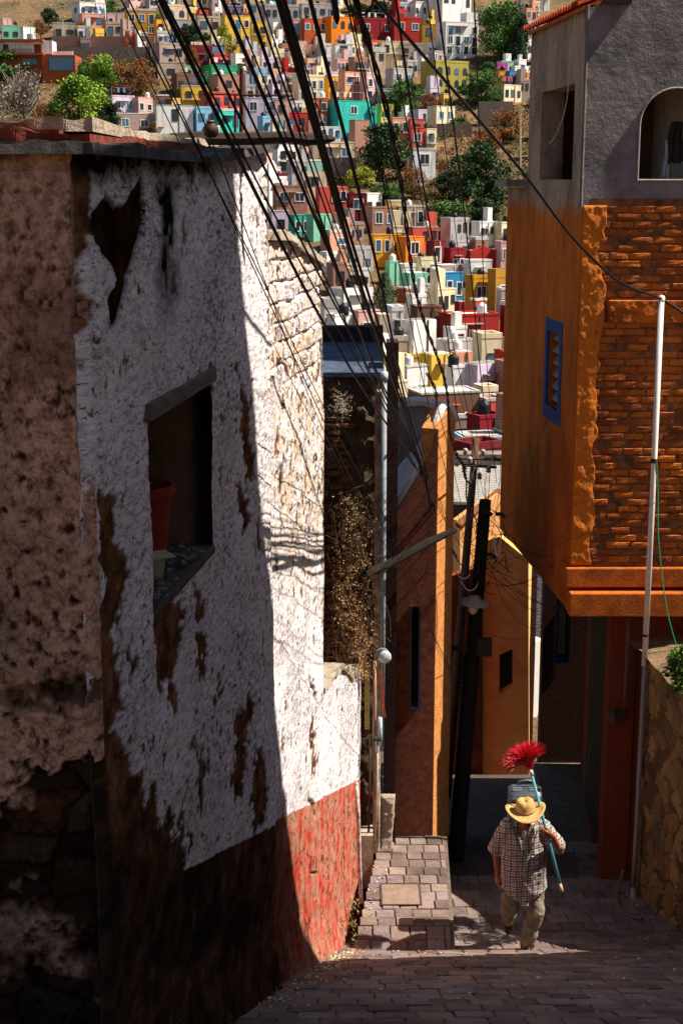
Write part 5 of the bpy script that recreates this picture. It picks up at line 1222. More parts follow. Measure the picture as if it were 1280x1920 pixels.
while y<870:
    stp=9+ y*.015; 
    wmean=25+ y*.042
    x=-60 if y<250 else (490 if y<440 else (600 if y<640 else 700))
    xr=1004 if y<400 else 958
    if y>760: x=840
    while x<xr:
        w_=wmean*rf.uniform(.7,1.35); h_=w_*rf.uniform(.55,.95)*(.8 if y>450 else 1); y1=y+rf.uniform(-5,5); y0=y1-h_
        rc=(x,y0,x+w_,y1); x+=w_*rf.uniform(.8,1.15)
        if any(rc[0]+6<q[2] and rc[2]-6>q[0] and rc[1]+4<q[3] and rc[3]>q[1]+4 for q in EX): continue
        # skip when its visible top band is already a listed house
        A=w_*h_; cov=max([max(0,min(rc[2],q[2])-max(rc[0],q[0]))*max(0,min(rc[3],q[3])-max(rc[1],q[1]))/A for q in occ]+[0])
        if cov>.30 or made>=168: continue
        c=rf.choice(pool)
        if any(abs(q[4]-(rc[0]+rc[2])/2)<30 and abs(q[5]-y0)<20 and q[6]==c for q in [o_ for o_ in occ if len(o_)>4]): c=rf.choice(pool)
        nw=rf.choice((1,2,2,3)); 
        lab=None
        for s,ref,dist in rel((rc[0]+rc[2])/2,(y0+y1)/2):
            for adj in rf.sample(ADJ,6):
                cand=f"{adj} {WORD.get(c,c)} house {'just ' if dist<45 else ''}{s} the {ref}"
                key=(WORD.get(c,c),s,ref,dist<45)
                if key not in USED: lab=cand; USED.add(key); break
            if lab: break
        if not lab: continue
        house(rc[0],rc[2],y0,y1,c,lab,nw=nw,rows=None,o='f'+rf.choice(('','T','T','L','L','P','B','t','LT','Tt')),yaw=None)
        occ.append((rc[0],rc[1],rc[2],rc[3],(rc[0]+rc[2])/2,y0,c)); made+=1
    y+=stp
# the rest of the crowded slope: one mass of tiny houses between and behind the named ones
cols=[lin(c) for c in ('#efece6','#efece6','#e8e4dc','#e6d6b4','#d2b89a','#b8b2ac','#a58a78','#9c6a52','#d8a898','#dca080','#c9bccf','#e4c060','#c85a3a','#b03a30','#8fc0a8','#9cc0d4','#d87a30')]
V_=[];F_=[];C_=[]; rm=random.Random(303); mass=0
def mbox(M,x0,x1,y0,y1,z0,z1,c):
    o=len(V_)
    for z in (z0,z1):
        for x,y in ((x0,y0),(x1,y0),(x1,y1),(x0,y1)): V_.append(tuple(M@Vector((x,y,z))))
    for f in ((4,5,6,7),(0,1,5,4),(1,2,6,5),(2,3,7,6),(3,0,4,7)): F_.append(tuple(k+o for k in f)); C_.append(c)
for k in range(2600):
    y1=rm.uniform(26,860)**1.0; x=rm.uniform(-60,1000 if y1<400 else 955)
    if y1<250 and x<190 and y1>60: continue
    if y1>250 and x<480: continue
    if y1>440 and x<600: continue
    if y1>640 and x<700: continue
    if y1>760 and x<840: continue
    w_=(20+y1*.04)*rm.uniform(.6,1.3); h_=w_*rm.uniform(.4,.9)
    rc=(x,y1-h_,x+w_,y1)
    if any(rc[0]+3<q[2] and rc[2]-3>q[0] and rc[1]+2<q[3] and rc[3]>q[1]+2 for q in EX): continue
    A=w_*h_; cov=sum(max(0,min(rc[2],q[2])-max(rc[0],q[0]))*max(0,min(rc[3],q[3])-max(rc[1],q[1])) for q in occ)/A
    if cov>.5: continue
    occ.append(rc); mass+=1
    Y=ground_hit(x+w_/2,y1); pb=at(x+w_/2,y1,Y); pt=at(x+w_/2,y1-h_,Y); H=pt.z-pb.z; ppm=F/(Y*CT-pb.z*ST); W=w_/ppm*.85; d=W*rm.uniform(.6,1.1); c=rm.choice(cols)
    M=Matrix.Translation(pb)@Matrix.Rotation(R(rm.uniform(8,40)),4,'Z'); hw=W/2
    mbox(M,-hw,hw,0,d,-4,H,c)
    wcol=lin('#e9e5de') if rm.random()<.4 else c
    mbox(M,-hw-.03,hw+.03,-.03,.14,H,H+.25,wcol); mbox(M,-hw-.03,-hw+.14,.14,d,H,H+.25,wcol); mbox(M,hw-.14,hw+.03,.14,d,H,H+.25,wcol)
    if rm.random()<.5: a_=rm.uniform(-hw,0); mbox(M,a_,a_+W*.4,d*.3,d*.9,H,H+rm.uniform(1,2.2),rm.choice(cols))
    nw=rm.choice((1,2,2,3))
    for r_ in range(max(1,int(H/2.4))):
        for q in range(nw):
            if rm.random()<.15: continue
            xc=-hw+W*(q+.5)/nw+rm.uniform(-.15,.15); ww=rm.uniform(.3,.55); z0=H-1.6-r_*2.5+rm.uniform(-.15,.15); hh=rm.uniform(.7,1.2)
            if rm.random()<.35: mbox(M,xc-ww-.1,xc+ww+.1,-.04,0,z0-.1,z0+hh+.1,lin('#e9e5de'))
            mbox(M,xc-ww,xc+ww,-.06,0,z0,z0+hh,lin(rm.choice(('#1c2026','#2c3440','#40566a','#3a2a22'))))
    for q in range(rm.randrange(3)): xc=rm.uniform(-hw,hw); mbox(M,xc,xc+.05,d*.5,d*.5+.05,H,H+rm.uniform(.8,1.8),(.05,.03,.02))
me=bpy.data.meshes.new('far_houses'); me.from_pydata(V_,[],F_); ca=me.attributes.new('hue','FLOAT_COLOR','FACE'); ca.data.foreach_set('color',[v for c in C_ for v in (*c,1)])
g=NT('far_house_paint'); hc=g.attr('hue','Color'); nn=g.noise(.7,6,.7); g_=g.mix(.5,hc,g.ramp(nn,[(.32,.4),(.6,1.)]),'MULTIPLY'); me.materials.append(g.out(g_,.9,g.bump(g.noise(3,5,.7),.5,.05)))
o=bpy.data.objects.new('far_houses',me); col.objects.link(o); setp(o,'crowded small houses packed between the larger ones across the slope','houses',kind='stuff')
print('FILLERS',made,'MASS',mass)
# ------------------------------------------------------------------ trees
def tree_mesh(seed,n,stops,size,wide=1.,kind='round'):
    rnd=random.Random(seed); mb=MB()
    cl=[]
    for k in range(34):
        a=rnd.random()*2*PI; h=rnd.random(); r_=(math.sin(PI*min(1,h*.72+.2)))*.5*rnd.random()**.5
        cl.append((Vector((math.cos(a)*r_,math.sin(a)*r_,.08+h*.80)),rnd.uniform(.10,.19),rnd.random()))
    for k in range(n):
        c,s_,tv=rnd.choice(cl); v=Vector((rnd.gauss(0,1),rnd.gauss(0,1),rnd.gauss(0,1))); v=v.normalized()*s_*rnd.uniform(.5,1.15)
        p=c+Vector((v.x,v.y,v.z*.85)); a=Vector((rnd.gauss(0,1),rnd.gauss(0,1),rnd.gauss(0,.7))).normalized(); b=a.cross(Vector((rnd.gauss(0,1),rnd.gauss(0,1),rnd.gauss(0,1)))).normalized(); l=size*rnd.uniform(.6,1.4)
        mb.add([p,p+a*l*.5+b*l*.3,p+a*l,p+a*l*.5-b*l*.3],[(0,1,2,3)],min(1,max(0,tv*.6+rnd.random()*.4)))
    me=bpy.data.meshes.new('crown'); me.from_pydata(mb.v,[],mb.f); at_=me.attributes.new('tint','FLOAT','FACE'); at_.data.foreach_set('value',mb.c)
    me.materials.append(m_leaf(stops,'foliage')); return me
def trunk_mesh(seed,m):
    rnd=random.Random(seed); mb=MB(); mb.tube([(0,0,-.25),(0.01,0,.1),(.0,.01,.35),(.01,0,.6)],[.03,.025,.018,.01],8)
    for k in range(9):
        a=rnd.random()*6.28; z0=rnd.uniform(.12,.45); r_=rnd.uniform(.2,.36); mb.tube([(0,0,z0),(math.cos(a)*r_*.5,math.sin(a)*r_*.5,z0+.14),(math.cos(a)*r_,math.sin(a)*r_,z0+.32)],[.014,.009,.004],5,cap=False)
    me=bpy.data.meshes.new('trunk'); me.from_pydata(mb.v,[],mb.f); me.materials.append(m); return me
M_bark=paint('#4a3a2c',.4,3,.8,20); M_barkg=paint('#8d8478',.3,3,.8,20)
G_bright=[(0,'#35521a'),(.4,'#5b7d22'),(.75,'#86a02e'),(1,'#9db348')]; G_mid=[(0,'#20391a'),(.4,'#3c5f28'),(.75,'#5a8036'),(1,'#6f9446')]
G_dark=[(0,'#14240f'),(.4,'#22381a'),(.75,'#33502a'),(1,'#4a6636')]; G_brown=[(0,'#3b2a18'),(.4,'#6e4d28'),(.75,'#a0622c'),(1,'#8a6a3a')]; G_yel=[(0,'#55601c'),(.5,'#8f9426'),(1,'#c4bc3c')]; G_grey=[(0,'#4f4840'),(.5,'#7d7468'),(1,'#9c9284')]
TM={k:[tree_mesh(i*10+j,n,st,sz_) for j in range(2)] for i,(k,st,n,sz_) in enumerate((('bright',G_bright,8000,.05),('mid',G_mid,8000,.05),('dark',G_dark,8000,.05),('brown',G_brown,6000,.04),('yellow',G_yel,6000,.045),('grey',G_grey,900,.05)))}
TR=[trunk_mesh(k,M_bark) for k in range(2)]
def tree(x0,x1,y0,y1,kind,label,name='tree',Y=None,seed=0):
    Y=Y or ground_hit((x0+x1)/2,y1); b=at((x0+x1)/2,y1,Y); t=at((x0+x1)/2,y0,Y); h=(t.z-b.z)/.95; ppm=F/(Y*CT-b.z*ST); w_=(x1-x0)/ppm/1.0
    e=empty(name,b,label,name.replace('_',' '),rz=seed*1.3); assert label not in USED; USED.add(label)
    for nm,me in (('trunk',TR[seed%2]),('crown',TM[kind][seed%2])):
        o=bpy.data.objects.new(nm,me); o.parent=e; o.scale=(w_*1.08,w_*1.08,h*1.03); col.objects.link(o)
    if kind=='grey':
        mb=MB(); rn=random.Random(seed)
        for k in range(260):
            a=rn.random()*6.28; r1=rn.uniform(.05,.25); z1=rn.uniform(.2,.6); r2=r1+rn.uniform(.08,.25); z2=z1+rn.uniform(.1,.35)
            mb.tube([(math.cos(a)*r1*w_,math.sin(a)*r1*w_,z1*h),(math.cos(a+.2)*(r1+r2)/2*w_,math.sin(a+.2)*(r1+r2)/2*w_,(z1+z2)/2*h+.1),(math.cos(a+.1)*r2*w_,math.sin(a+.1)*r2*w_,z2*h)],[.07,.05,.02],3,cap=False)
        mb.build('twigs',M_barkg,e,local=True)
    return e
TT=[(96,200,146,246,'bright','large yellow green tree in front of the terracotta villa'),(140,182,118,172,'mid','mid green tree upper left behind the large yellow green tree'),(172,226,106,178,'bright','rounded bright green tree right of the terracotta villa window'),
(-40,50,98,150,'mid','green tree crown at the left edge below the terracotta villa'),(0,92,122,240,'grey','bare grey twiggy tree on the far left'),(-70,30,140,250,'grey','second bare grey tree cut by the left picture edge'),
(180,236,196,246,'dark','dark olive shrub beside the lilac pink house foot'),(60,110,196,246,'brown','dry pale bush between bare tree and green tree'),
(236,292,112,172,'brown','leafless brown shrub mass on the slope above the lilac pink house'),(196,250,118,176,'brown','russet bush right of the rounded bright green tree'),(150,205,104,140,'brown','rust coloured bush under the stone wall'),
(75,108,16,44,'dark','dark tree on the skyline left of the white arched villa'),(62,92,38,66,'brown','yellowish brown bush above the terracotta villa roof'),(140,165,40,64,'brown','small russet tree before the dusty pink houses'),(275,312,26,58,'mid','teal green tree by the amber yellow annexe'),(195,222,2,26,'mid','round green tree behind the white arched villa'),
(395,445,50,100,'yellow','yellowish tree left of the tall yellow apartment'),(325,392,50,96,'dark','dark shrub row under the beige block house'),(350,376,92,142,'brown','dry tree before the brown block house'),
(640,700,8,40,'dark','dark tree group behind the crimson house'),(690,738,4,38,'dark','second dark tree on the skyline right of the first group'),(640,698,62,86,'mid','low green trees between the orange and crimson houses'),
(895,985,4,108,'mid','big leafy green tree beside the white apartment house'),(955,995,30,120,'dark','shaded dark tree to the right of the big leafy green tree'),(865,938,134,196,'mid','spreading green tree above the stepped stone wall'),(720,798,154,208,'mid','grey green spreading tree right of the salmon houses'),(790,822,176,202,'brown','round dry brown bush below the olive arch house'),(900,930,118,142,'mid','small green tree left of the magenta house'),
(668,768,236,322,'dark','large dense dark tree in the middle of the slope'),(648,700,312,352,'yellow','yellow green bush below the large dense dark tree'),(690,760,344,376,'mid','row of low green bushes above the white shutter house'),(745,800,312,366,'brown','brown scrub under the white cube house'),
(842,948,272,392,'dark','very large dark pine like tree left of the orange building'),(818,862,322,362,'dark','smaller dark tree left of the very large dark tree'),(800,880,376,430,'mid','bushy tree clump above the valley roofs'),(872,930,372,420,'dark','dark undergrowth tree below the very large dark tree'),(815,850,300,338,'brown','dry thicket above the smaller dark tree'),
(905,985,206,262,'brown','golden dry bank shrub on the right slope'),(880,940,240,292,'brown','golden brown thicket left of the lamp mast'),(840,880,222,250,'mid','small green shrub on the grey stone wall'),(690,735,262,300,'mid','medium tree top right of the bare brick house')]
for i,t in enumerate(TT): tree(*t,seed=i,name='bush' if any(k in t[5] for k in ('bush','shrub','scrub','thicket')) else 'tree')
# conifer
Y=ground_hit(720,604)-4; b=at(720,604,Y); t=at(720,506,Y); H=t.z-b.z; e=empty('conifer',b,'tall tiered dark green conifer rising among the valley roofs','conifer')
MB().tube([(0,0,-2),(0,0,H*.5),(0,0,H)],[.16,.1,.02],8).build('trunk',M_bark,e,local=True)
mb=MB(); rn=random.Random(2)
for k in range(26):
    z=H*(.02+.95*k/26); r_=(1-z/H)**.85*1.9+.08
    for q in range(11):
        a=q*2*PI/11+k*.4+rn.random()*.2; r2=r_*rn.uniform(.8,1.1); P=[Vector((0,0,z)),Vector((math.cos(a)*r2*.6,math.sin(a)*r2*.6,z-.02)),Vector((math.cos(a)*r2,math.sin(a)*r2,z+.12*r2))]
        for j in range(30):
            s_=rn.uniform(.15,1); p=P[0].lerp(P[1],s_/.6) if s_<.6 else P[1].lerp(P[2],(s_-.6)/.4); dd=Vector((rn.gauss(0,1),rn.gauss(0,1),rn.gauss(.3,.5))).normalized()*.16; bb=dd.orthogonal().normalized()*.045
            mb.add([p-bb,p+bb,p+dd],[(0,1,2)],rn.random())
mb.build('needles',m_leaf(G_dark,'needles'),e,local=True)
# scrub over the bare hill
mb=MB(); rn=random.Random(9)
for k in range(2600):
    X=rn.uniform(-150,150); Yy=rn.uniform(235,420); z=float(terr(np.array([X]),np.array([Yy]))[0])
    s_=rn.uniform(.25,.8)
    for q in range(7):
        a=Vector((rn.gauss(0,1),rn.gauss(0,1),abs(rn.gauss(0,1)))).normalized()*s_; b=a.orthogonal().normalized()*s_*.35
        p=Vector((X+rn.gauss(0,.3),Yy+rn.gauss(0,.3),z)); mb.add([p-b,p+b,p+a],[(0,1,2)],rn.random())
o=mb.build('hill_scrub',m_leaf([(0,'#4b3a1e'),(.5,'#7d6030'),(.8,'#5f6a30'),(1,'#3f5226')],'scrub')); setp(o,'sparse dry scrub over the bare hillside','scrub',kind='stuff')
# undergrowth between the houses on the wooded part of the slope
mb=MB(); rn=random.Random(19)
for (x0,x1,y0,y1,n,ta,tb) in ((640,830,236,372,900,.0,1.),(800,1000,190,420,1500,.0,1.),(190,300,105,180,500,.0,.6),(-60,120,120,250,500,.2,.9),(890,1000,0,120,500,.5,1.),(560,700,296,350,300,.4,1.)):
    for k in range(n):
        px,py=rn.uniform(x0,x1),rn.uniform(y0,y1); Yg_=ground_hit(px,py); p0=at(px,py,Yg_); z=float(terr(np.array([p0.x]),np.array([p0.y]))[0]); s_=rn.uniform(.3,1.0); t0=rn.uniform(ta,tb)
        if mn.noise(Vector((px/30,py/22,1)))<-.12: continue
        for q in range(14):
            c=Vector((p0.x+rn.gauss(0,.45)*s_,p0.y+rn.gauss(0,.45)*s_,z+abs(rn.gauss(0,.5))*s_)); a=Vector((rn.gauss(0,1),rn.gauss(0,1),rn.gauss(0,.7))).normalized()*.28; b=a.cross(Vector((rn.gauss(0,1),rn.gauss(0,1),1))).normalized()*.1
            mb.add([c,c+a*.5+b,c+a,c+a*.5-b],[(0,1,2,3)],min(1,max(0,t0+rn.uniform(-.15,.15))))
o=mb.build('slope_undergrowth',m_leaf([(0,'#6e4a22'),(.25,'#8f6a34'),(.45,'#5a5226'),(.65,'#33481f'),(.85,'#24381a'),(1,'#4d6a2c')],'undergrowth')); setp(o,'tangled dry and green undergrowth covering the slope between houses','undergrowth',kind='stuff')
# lamp masts
for x,y0,y1,lb in ((975,206,322,'slim grey lamp mast on the right slope beside the dark tree'),(118,32,66,'thin white mast above the terracotta villa'),(91,10,40,'thin pole on the bare hill top left')):
    Y=ground_hit(x,y1); e=empty('lamp_mast',at(x,y1,Y),lb,'mast'); a,b=at(x,y1,Y),at(x,y0,Y); MB().tube([a,b],.09,8).build('post',M_para,e); MB().tube([b,b+Vector((.5,-.2,.1))],.12,6).build('lamp_head',M_para,e)
# ================================================================== overhead cables
M_cab=paint('#0c0b0b',.3,9,.2,40,rough=.6); M_cab2=paint('#3a302a',.4,12,.3,40,rough=.8)
def cable(p0,p1,r,label,name='cable',sag=.1,n=26,m=M_cab,group='overhead cables',twist=0,seed=0):
    a=Vector(p0); b=Vector(p1); rn=random.Random(seed); P=[]
    for k in range(n+1):
        t=k/n; q=a.lerp(b,t); q.z-=sag*4*t*(1-t); q.x+=.012*math.sin(t*9+seed)
        P.append(q)
    if not twist: o=MB().tube(P,r,7,cap=False).build(name,m,smooth=True)
    else:
        Q=[]; 
        for k in range(n*8+1):
            t=k/(n*8); q=a.lerp(b,t); q.z-=sag*4*t*(1-t); u=Vector((1,0,.1)); 
            Q.append(q+Vector((math.cos(t*twist)*r*1.1+.03*math.sin(t*23),0,math.sin(t*twist)*r*1.1)))
        Q2=[q+Vector((-math.cos(k/(n*8)*twist)*r*2.2,0,-math.sin(k/(n*8)*twist)*r*2.2)) for k,q in enumerate(Q)]
        mb=MB().tube(Q,r,5,cap=False); mb.tube(Q2,r,5,cap=False); o=mb.build(name,m,smooth=True)
    setp(o,label,'cable',group); return o
# start (px,py,Y)  end (px,py,Y)  radius
K=(790,885)
LC='thin black cable in the fan running down to the leaning pole'
CB=[ # (x at y=0, end px, end py, r, startY)
 ((222,-12,5.0),(742,1010,16),.0032),((231,-12,5.2),(850,1262,17.0),.003),((286,-14,4.2),(792,890,16),.0075),((300,-14,4.3),(800,905,16),.004),
 ((346,-12,4.4),(795,880,16),.0052),((374,-12,4.6),(788,872,16),.0045),((414,-14,4.2),(790,884,16),.0068),((424,-14,4.6),(806,900,16),.003),
 ((450,-14,4.3),(796,886,16),.0062),((472,-14,4.7),(800,890,16),.004),((489,-14,5),(828,960,16.5),.003),
 ((538,-14,5.4),(855,1010,17),.003),((582,-14,4.6),(800,895,16),.0072),((284,-14,5.2),(690,985,15.9),.0028),
 ((640,-14,5.2),(880,1050,17.2),.003),((648,-14,5.6),(890,1060,17.2),.0026),((719,-14,6),(916,960,20),.0030),((746,-14,5.6),(870,830,20),.0052),
 ((803,-14,6.5),(900,870,24),.0028),((817,-14,6),(930,905,24),.0045),((883,-14,7),(925,880,24),.0036),((655,-14,7),(905,900,24),.0026)]
for i,(s_,e_,r_) in enumerate(CB):
    cable(at(*s_),at(*e_),r_,LC,sag=.05+.04*(i%3),seed=i)
cable(at(512,-14,4.0),at(794,890,16),.0098,'thickest black cable of all, ending in the knot above the timber prop',sag=.03,seed=40)
cable(at(530,-14,4.15),at(798,896,16),.007,'second thickest black cable lying tight against the thickest one',sag=.04,seed=41)
cable(at(663,-14,5.5),at(895,1000,24),.0065,'wavy twisted pair of black cables right of the thick bundle',sag=.06,twist=190,seed=42,group=None or 'overhead cables')
cable(at(800,700,15),at(890,930,24),.008,'short twisted cable joining the crossarm pole',sag=.05,twist=60,seed=43)
# cable across to the white pole
P=smoothpts([at(690,-14,8),at(800,112,9.3),at(900,228,10.8),at(985,330,12),at(1075,448,13.6),at(1160,528,15),at(1237,560,16.1),at(1300,600,16.2)],6)
o=MB().tube(P,[.010+.004*k/len(P) for k in range(len(P))],8,cap=False).build('cable',M_cab,smooth=True); setp(o,'heavy black cable sweeping diagonally across to the top of the white pole','cable','overhead cables')
P=smoothpts([at(700,-14,7),at(696,12,7),at(680,28,7),at(655,18,7),at(640,-14,7)],5); o=MB().tube(P,.006,6).build('cable',M_cab,smooth=True); setp(o,'loose loop of cable hanging in at the top edge','cable','overhead cables')
o=MB().tube([at(621,-14,6),at(627,6,6),at(631,34,6),at(632,46,6)],[.013,.013,.013,.004],8).build('cable_end',M_cab); setp(o,'short stub of thick cable hanging from the top edge','cable')
# cable bundle below the knot
for i,(x1,y1,Y1) in enumerate(((842,1080,17),(850,1120,17.1),(858,1045,17.1),(866,1060,17.1),(838,1180,17),(846,1230,17),(872,1035,17.15),(800,1200,16.6))):
    cable(at(790+i*2.2,885+i,16),at(x1,y1,Y1),.006 if i<4 else .0035,'thin cable of the bundle hanging between the knot and the leaning pole',sag=.04+.03*(i%4),n=16,m=M_cab2 if i%2 else M_cab,seed=50+i,group='bundle below the knot')
p=at(793,884,16); mb=MB()
for k in range(9): 
    a=k*.7; mb.tube([p+Vector((-.05,0,.05)),p+Vector((.01*math.sin(a),-.02*math.cos(a),.0)),p+Vector((.05,0,-.09))],.011,6)
mb.tube([p+Vector((-.04,-.01,.02)),p+Vector((.03,-.02,.015))],.014,6); o=mb.build('cable_knot',M_cab); setp(o,'black taped knot where the fan of cables comes together','cable knot')
# thin wires crossing the wall and the alley
W2=[((232,60,7.0),(700,1010,15.8),.0028,'faint wire slanting down across the whitewashed wall'),((415,402,10.5),(735,960,15.8),.003,'faint wire starting at the shadow edge of the whitewashed wall'),
 ((600,690,13.5),(850,1262,17),.0028,'long thin wire passing in front of the ruined wall'),((612,760,13.6),(862,1290,17),.0026,'lower thin wire passing in front of the ruined wall'),
 ((905,1060,17.2),(1280,915,15.5),.003,'thin wire rising from the leaning pole across the orange wall'),((905,1070,17.2),(1095,1150,16.3),.0035,'pale wire drooping from the leaning pole to the floor beam'),
 ((900,1050,17.2),(1025,1160,19),.003,'thin dark wire from the leaning pole to the passage wall'),((880,1175,17.2),(1000,1195,30),.003,'almost level wire between the leaning pole and the orange gabled house'),
 ((1028,775,17.3),(968,930,20),.003,'black wire from the blue window down the orange side wall'),((870,1100,17.2),(1060,1060,17.2),.0022,'thin pale wire in front of the orange gabled house'),((920,830,24),(900,1150,17.2),.003,'steep wire between the crossarm pole and the leaning pole'),
 ((950,900,22),(880,1060,17.2),.003,'wire from the gable ridge to the leaning pole'),((640,1180,15.5),(560,1160,13),.0028,'thin wire stapled to the white wall')]
for i,(a,b,r_,lb) in enumerate(W2): cable(at(*a),at(*b),r_,lb,name='wire',sag=.10 if i>3 else .04,n=20,seed=70+i,group='thin wires')
rn=random.Random(31)
TG=[(892,840,24.8),(905,850,24.8),(875,860,24.8),(925,862,24.8),(945,870,24)]; PG=[(908,950,17.2),(915,975,17.2),(905,1040,17.1),(900,1075,17.1),(895,1120,17.1)]; SG=[(1000,1010,19),(1060,1040,17.3),(1085,1130,16.6),(1010,1160,19),(960,935,20.5),(1095,960,16.6)]
for k in range(26):
    A=rn.choice(TG if k%2 else SG); B=rn.choice(PG); j=lambda q:(q[0]+rn.uniform(-8,8),q[1]+rn.uniform(-14,14),q[2])
    cable(at(*j(A)),at(*j(B)),rn.choice((.002,.003,.0038)),('thin wire in the tangle between the crossarm pole and the leaning pole' if k%2 else 'thin wire in the tangle between the leaning pole and the orange house'),name='wire',sag=rn.uniform(.05,.35),n=14,m=M_cab if rn.random()<.7 else M_cab2,seed=200+k,group='crossarm pole tangle' if k%2 else 'orange house tangle')
# tangled coils on the pole
rn=random.Random(6)
for k in range(9):
    c=at(905+rn.uniform(-15,25),rn.uniform(985,1080),17.1); P=[c+Vector((rn.uniform(.05,.28)*math.cos(a*.9)+rn.uniform(-.02,.02),-.05,rn.uniform(.08,.3)*math.sin(a))) for a in np.linspace(0,5.2,7)]
    o=MB().tube(smoothpts(P,5),.0045,5,cap=False).build('coiled_wire',M_cab if k%2 else M_cab2,smooth=True); setp(o,'tangled loop of wire hanging on the leaning pole','wire','wire tangle on the pole')
for k,(x,y,dx,dy,c) in enumerate(((862,1088,34,18,'#c9c2b6'),(852,1070,30,14,'#d5cfc4'),(940,1000,-14,40,'#cdd2d8'))):
    P=smoothpts([at(x,y,17),at(x+dx*.4,y+dy,17),at(x+dx*.8,y+dy*.9,17),at(x+dx,y+dy*.2,17.1)],6); o=MB().tube(P,.007,6).build('white_loop',paint(c,.1,9)); setp(o,('lower pale loop of wire left of the pole','upper pale loop of wire left of the pole','pale curved wire beside the barred window')[k],'wire')
# vertical thin wires right
for k,x in enumerate((790,797,804)): cable(at(x,655,20),at(x-4,845,20.5),.003,'fine vertical wire before the grey white gable',name='wire',sag=0,n=6,seed=90+k,group='vertical wires by the gable')
# dry branch (px 610-660)
# dust, leaves and crumbs along the street edges
mb=MB(); rn=random.Random(12)
for k in range(900):
    q=rn.random()
    if q<.45: Y=rn.uniform(9,15.5); X=wx(Y)+.05+abs(rn.gauss(0,.12)); z=(platz(Y)+.004 if Y>13.9 and X>pl(Y) else streetz(Y))+.006
    elif q<.7: Y=rn.uniform(9,16.3); X=wallR(Y)-.06-abs(rn.gauss(0,.14)); z=streetz(Y)+.006
    else:
        Y=rn.uniform(8.5,15); X=rn.uniform(-.2,3.3); z=streetz(Y)+.006
        if Y>13.7 and pl(Y)-.05<X<pr(Y)+.05: z=platz(Y)+.008
    s_=rn.uniform(.006,.022); a=rn.random()*6.28; u=Vector((math.cos(a),math.sin(a),rn.uniform(-.3,.3)))*s_; v_=Vector((-math.sin(a),math.cos(a),rn.uniform(0,.5)))*s_*.6; c=Vector((X,Y,z+s_*.3))
    mb.add([c-u,c-v_,c+u,c+v_],[(0,1,2,3)],rn.random())
o=mb.build('street_litter',m_leaf([(0,'#6b5234'),(.5,'#a08050'),(.8,'#c2ae8a'),(1,'#d8d0c0')],'litter')); setp(o,'dry leaves and crumbs scattered along the street edges','litter',kind='stuff')
# ================================================================== the walking man
def capsule(mb,a,b,ra,rb,n=14,sx=1,sy=1):
    a=Vector(a);b=Vector(b); ax=b-a; L=ax.length
    if L<1e-5: ax=Vector((0,0,1)); 
    q=ax.to_track_quat('Z','Y'); M=Matrix.Translation(a)@q.to_matrix().to_4x4()
    pr=[(max(ra*math.cos(t),1e-4),ra*math.sin(t)) for t in np.linspace(-PI/2,0,6)]+[(max(rb*math.cos(t),1e-4),L+rb*math.sin(t)) for t in np.linspace(0,PI/2,6)]
    mb.lathe(pr,n,M,cap=True)
def ell(mb,c,r,rot=None,n=18):
    M=Matrix.Translation(Vector(c))@(rot.to_4x4() if rot is not None else Matrix())@Matrix.Diagonal((*r,1))
    mb.lathe([(max(math.cos(t),1e-4),math.sin(t)) for t in np.linspace(-PI/2,PI/2,12)],n,M)
def fuse(name,mb,vox,mat,parent,it=4,fac=.5,wr=None):
    o=mb.build(name,mat,parent,local=True)
    m=o.modifiers.new('r','REMESH'); m.mode='VOXEL'; m.voxel_size=vox; m.use_smooth_shade=True
    s=o.modifiers.new('s','SMOOTH'); s.iterations=it; s.factor=fac
    dg=bpy.context.evaluated_depsgraph_get(); me=bpy.data.meshes.new_from_object(o.evaluated_get(dg))
    if wr:
        n=len(me.vertices); co=np.empty(n*3,np.float32); me.vertices.foreach_get('co',co); co=co.reshape(-1,3); nr=np.empty(n*3,np.float32); me.vertices.foreach_get('normal',nr); nr=nr.reshape(-1,3)
        co=co+nr*wr(co)[:,None]; me.vertices.foreach_set('co',co.astype(np.float32).ravel()); me.update()
    o.modifiers.clear(); o.data=me; 
    if not me.materials: me.materials.append(mat)
    me.polygons.foreach_set('use_smooth',[True]*len(me.polygons)); return o
MX=at(976,1783,13.9); MX.z=streetz(13.9)+.004
man=empty('person',MX,'man in plaid shirt and straw hat walking uphill with a red broom over his shoulder','person')
M_skin=paint('#8a4f33',.15,12,.2,60,rough=.55)
S=1.0
# joints, local: x right, y away, z up
nk=Vector((-.01,-.10,1.42)); hd=Vector((-.02,-.19,1.55))
shR=Vector((-.20,-.04,1.36)); elR=Vector((-.275,.02,1.08)); wrR=Vector((-.265,-.04,.84))     # image left arm, hanging
shL=Vector((.21,-.05,1.36)); elL=Vector((.345,-.10,1.13)); wrL=Vector((.215,-.27,1.245))       # image right arm, bent up
hipR=Vector((-.10,.02,.86)); knR=Vector((-.13,-.02,.50)); anR=Vector((-.10,.28,.22))
hipL=Vector((.11,.02,.86)); knL=Vector((.12,-.10,.47)); anL=Vector((.055,-.05,.09))
mb=MB()
ell(mb,hd+Vector((0,.0,.02)),(.078,.098,.105)); ell(mb,hd+Vector((0,-.045,-.055)),(.055,.06,.065)); capsule(mb,nk+Vector((0,.03,-.06)),hd+Vector((0,.02,-.05)),.062,.055)
ell(mb,hd+Vector((0,-.112,-.015)),(.015,.022,.024)); ell(mb,hd+Vector((0,-.10,-.055)),(.03,.012,.008)); 
for s in (-1,1): ell(mb,hd+Vector((s*.082,.01,-.005)),(.012,.02,.032)); ell(mb,hd+Vector((s*.03,-.088,.012)),(.018,.014,.01)) 
capsule(mb,(0,.0,1.3),nk,.12,.065)
ell(mb,(0,-.02,1.15),(.16,.12,.22))
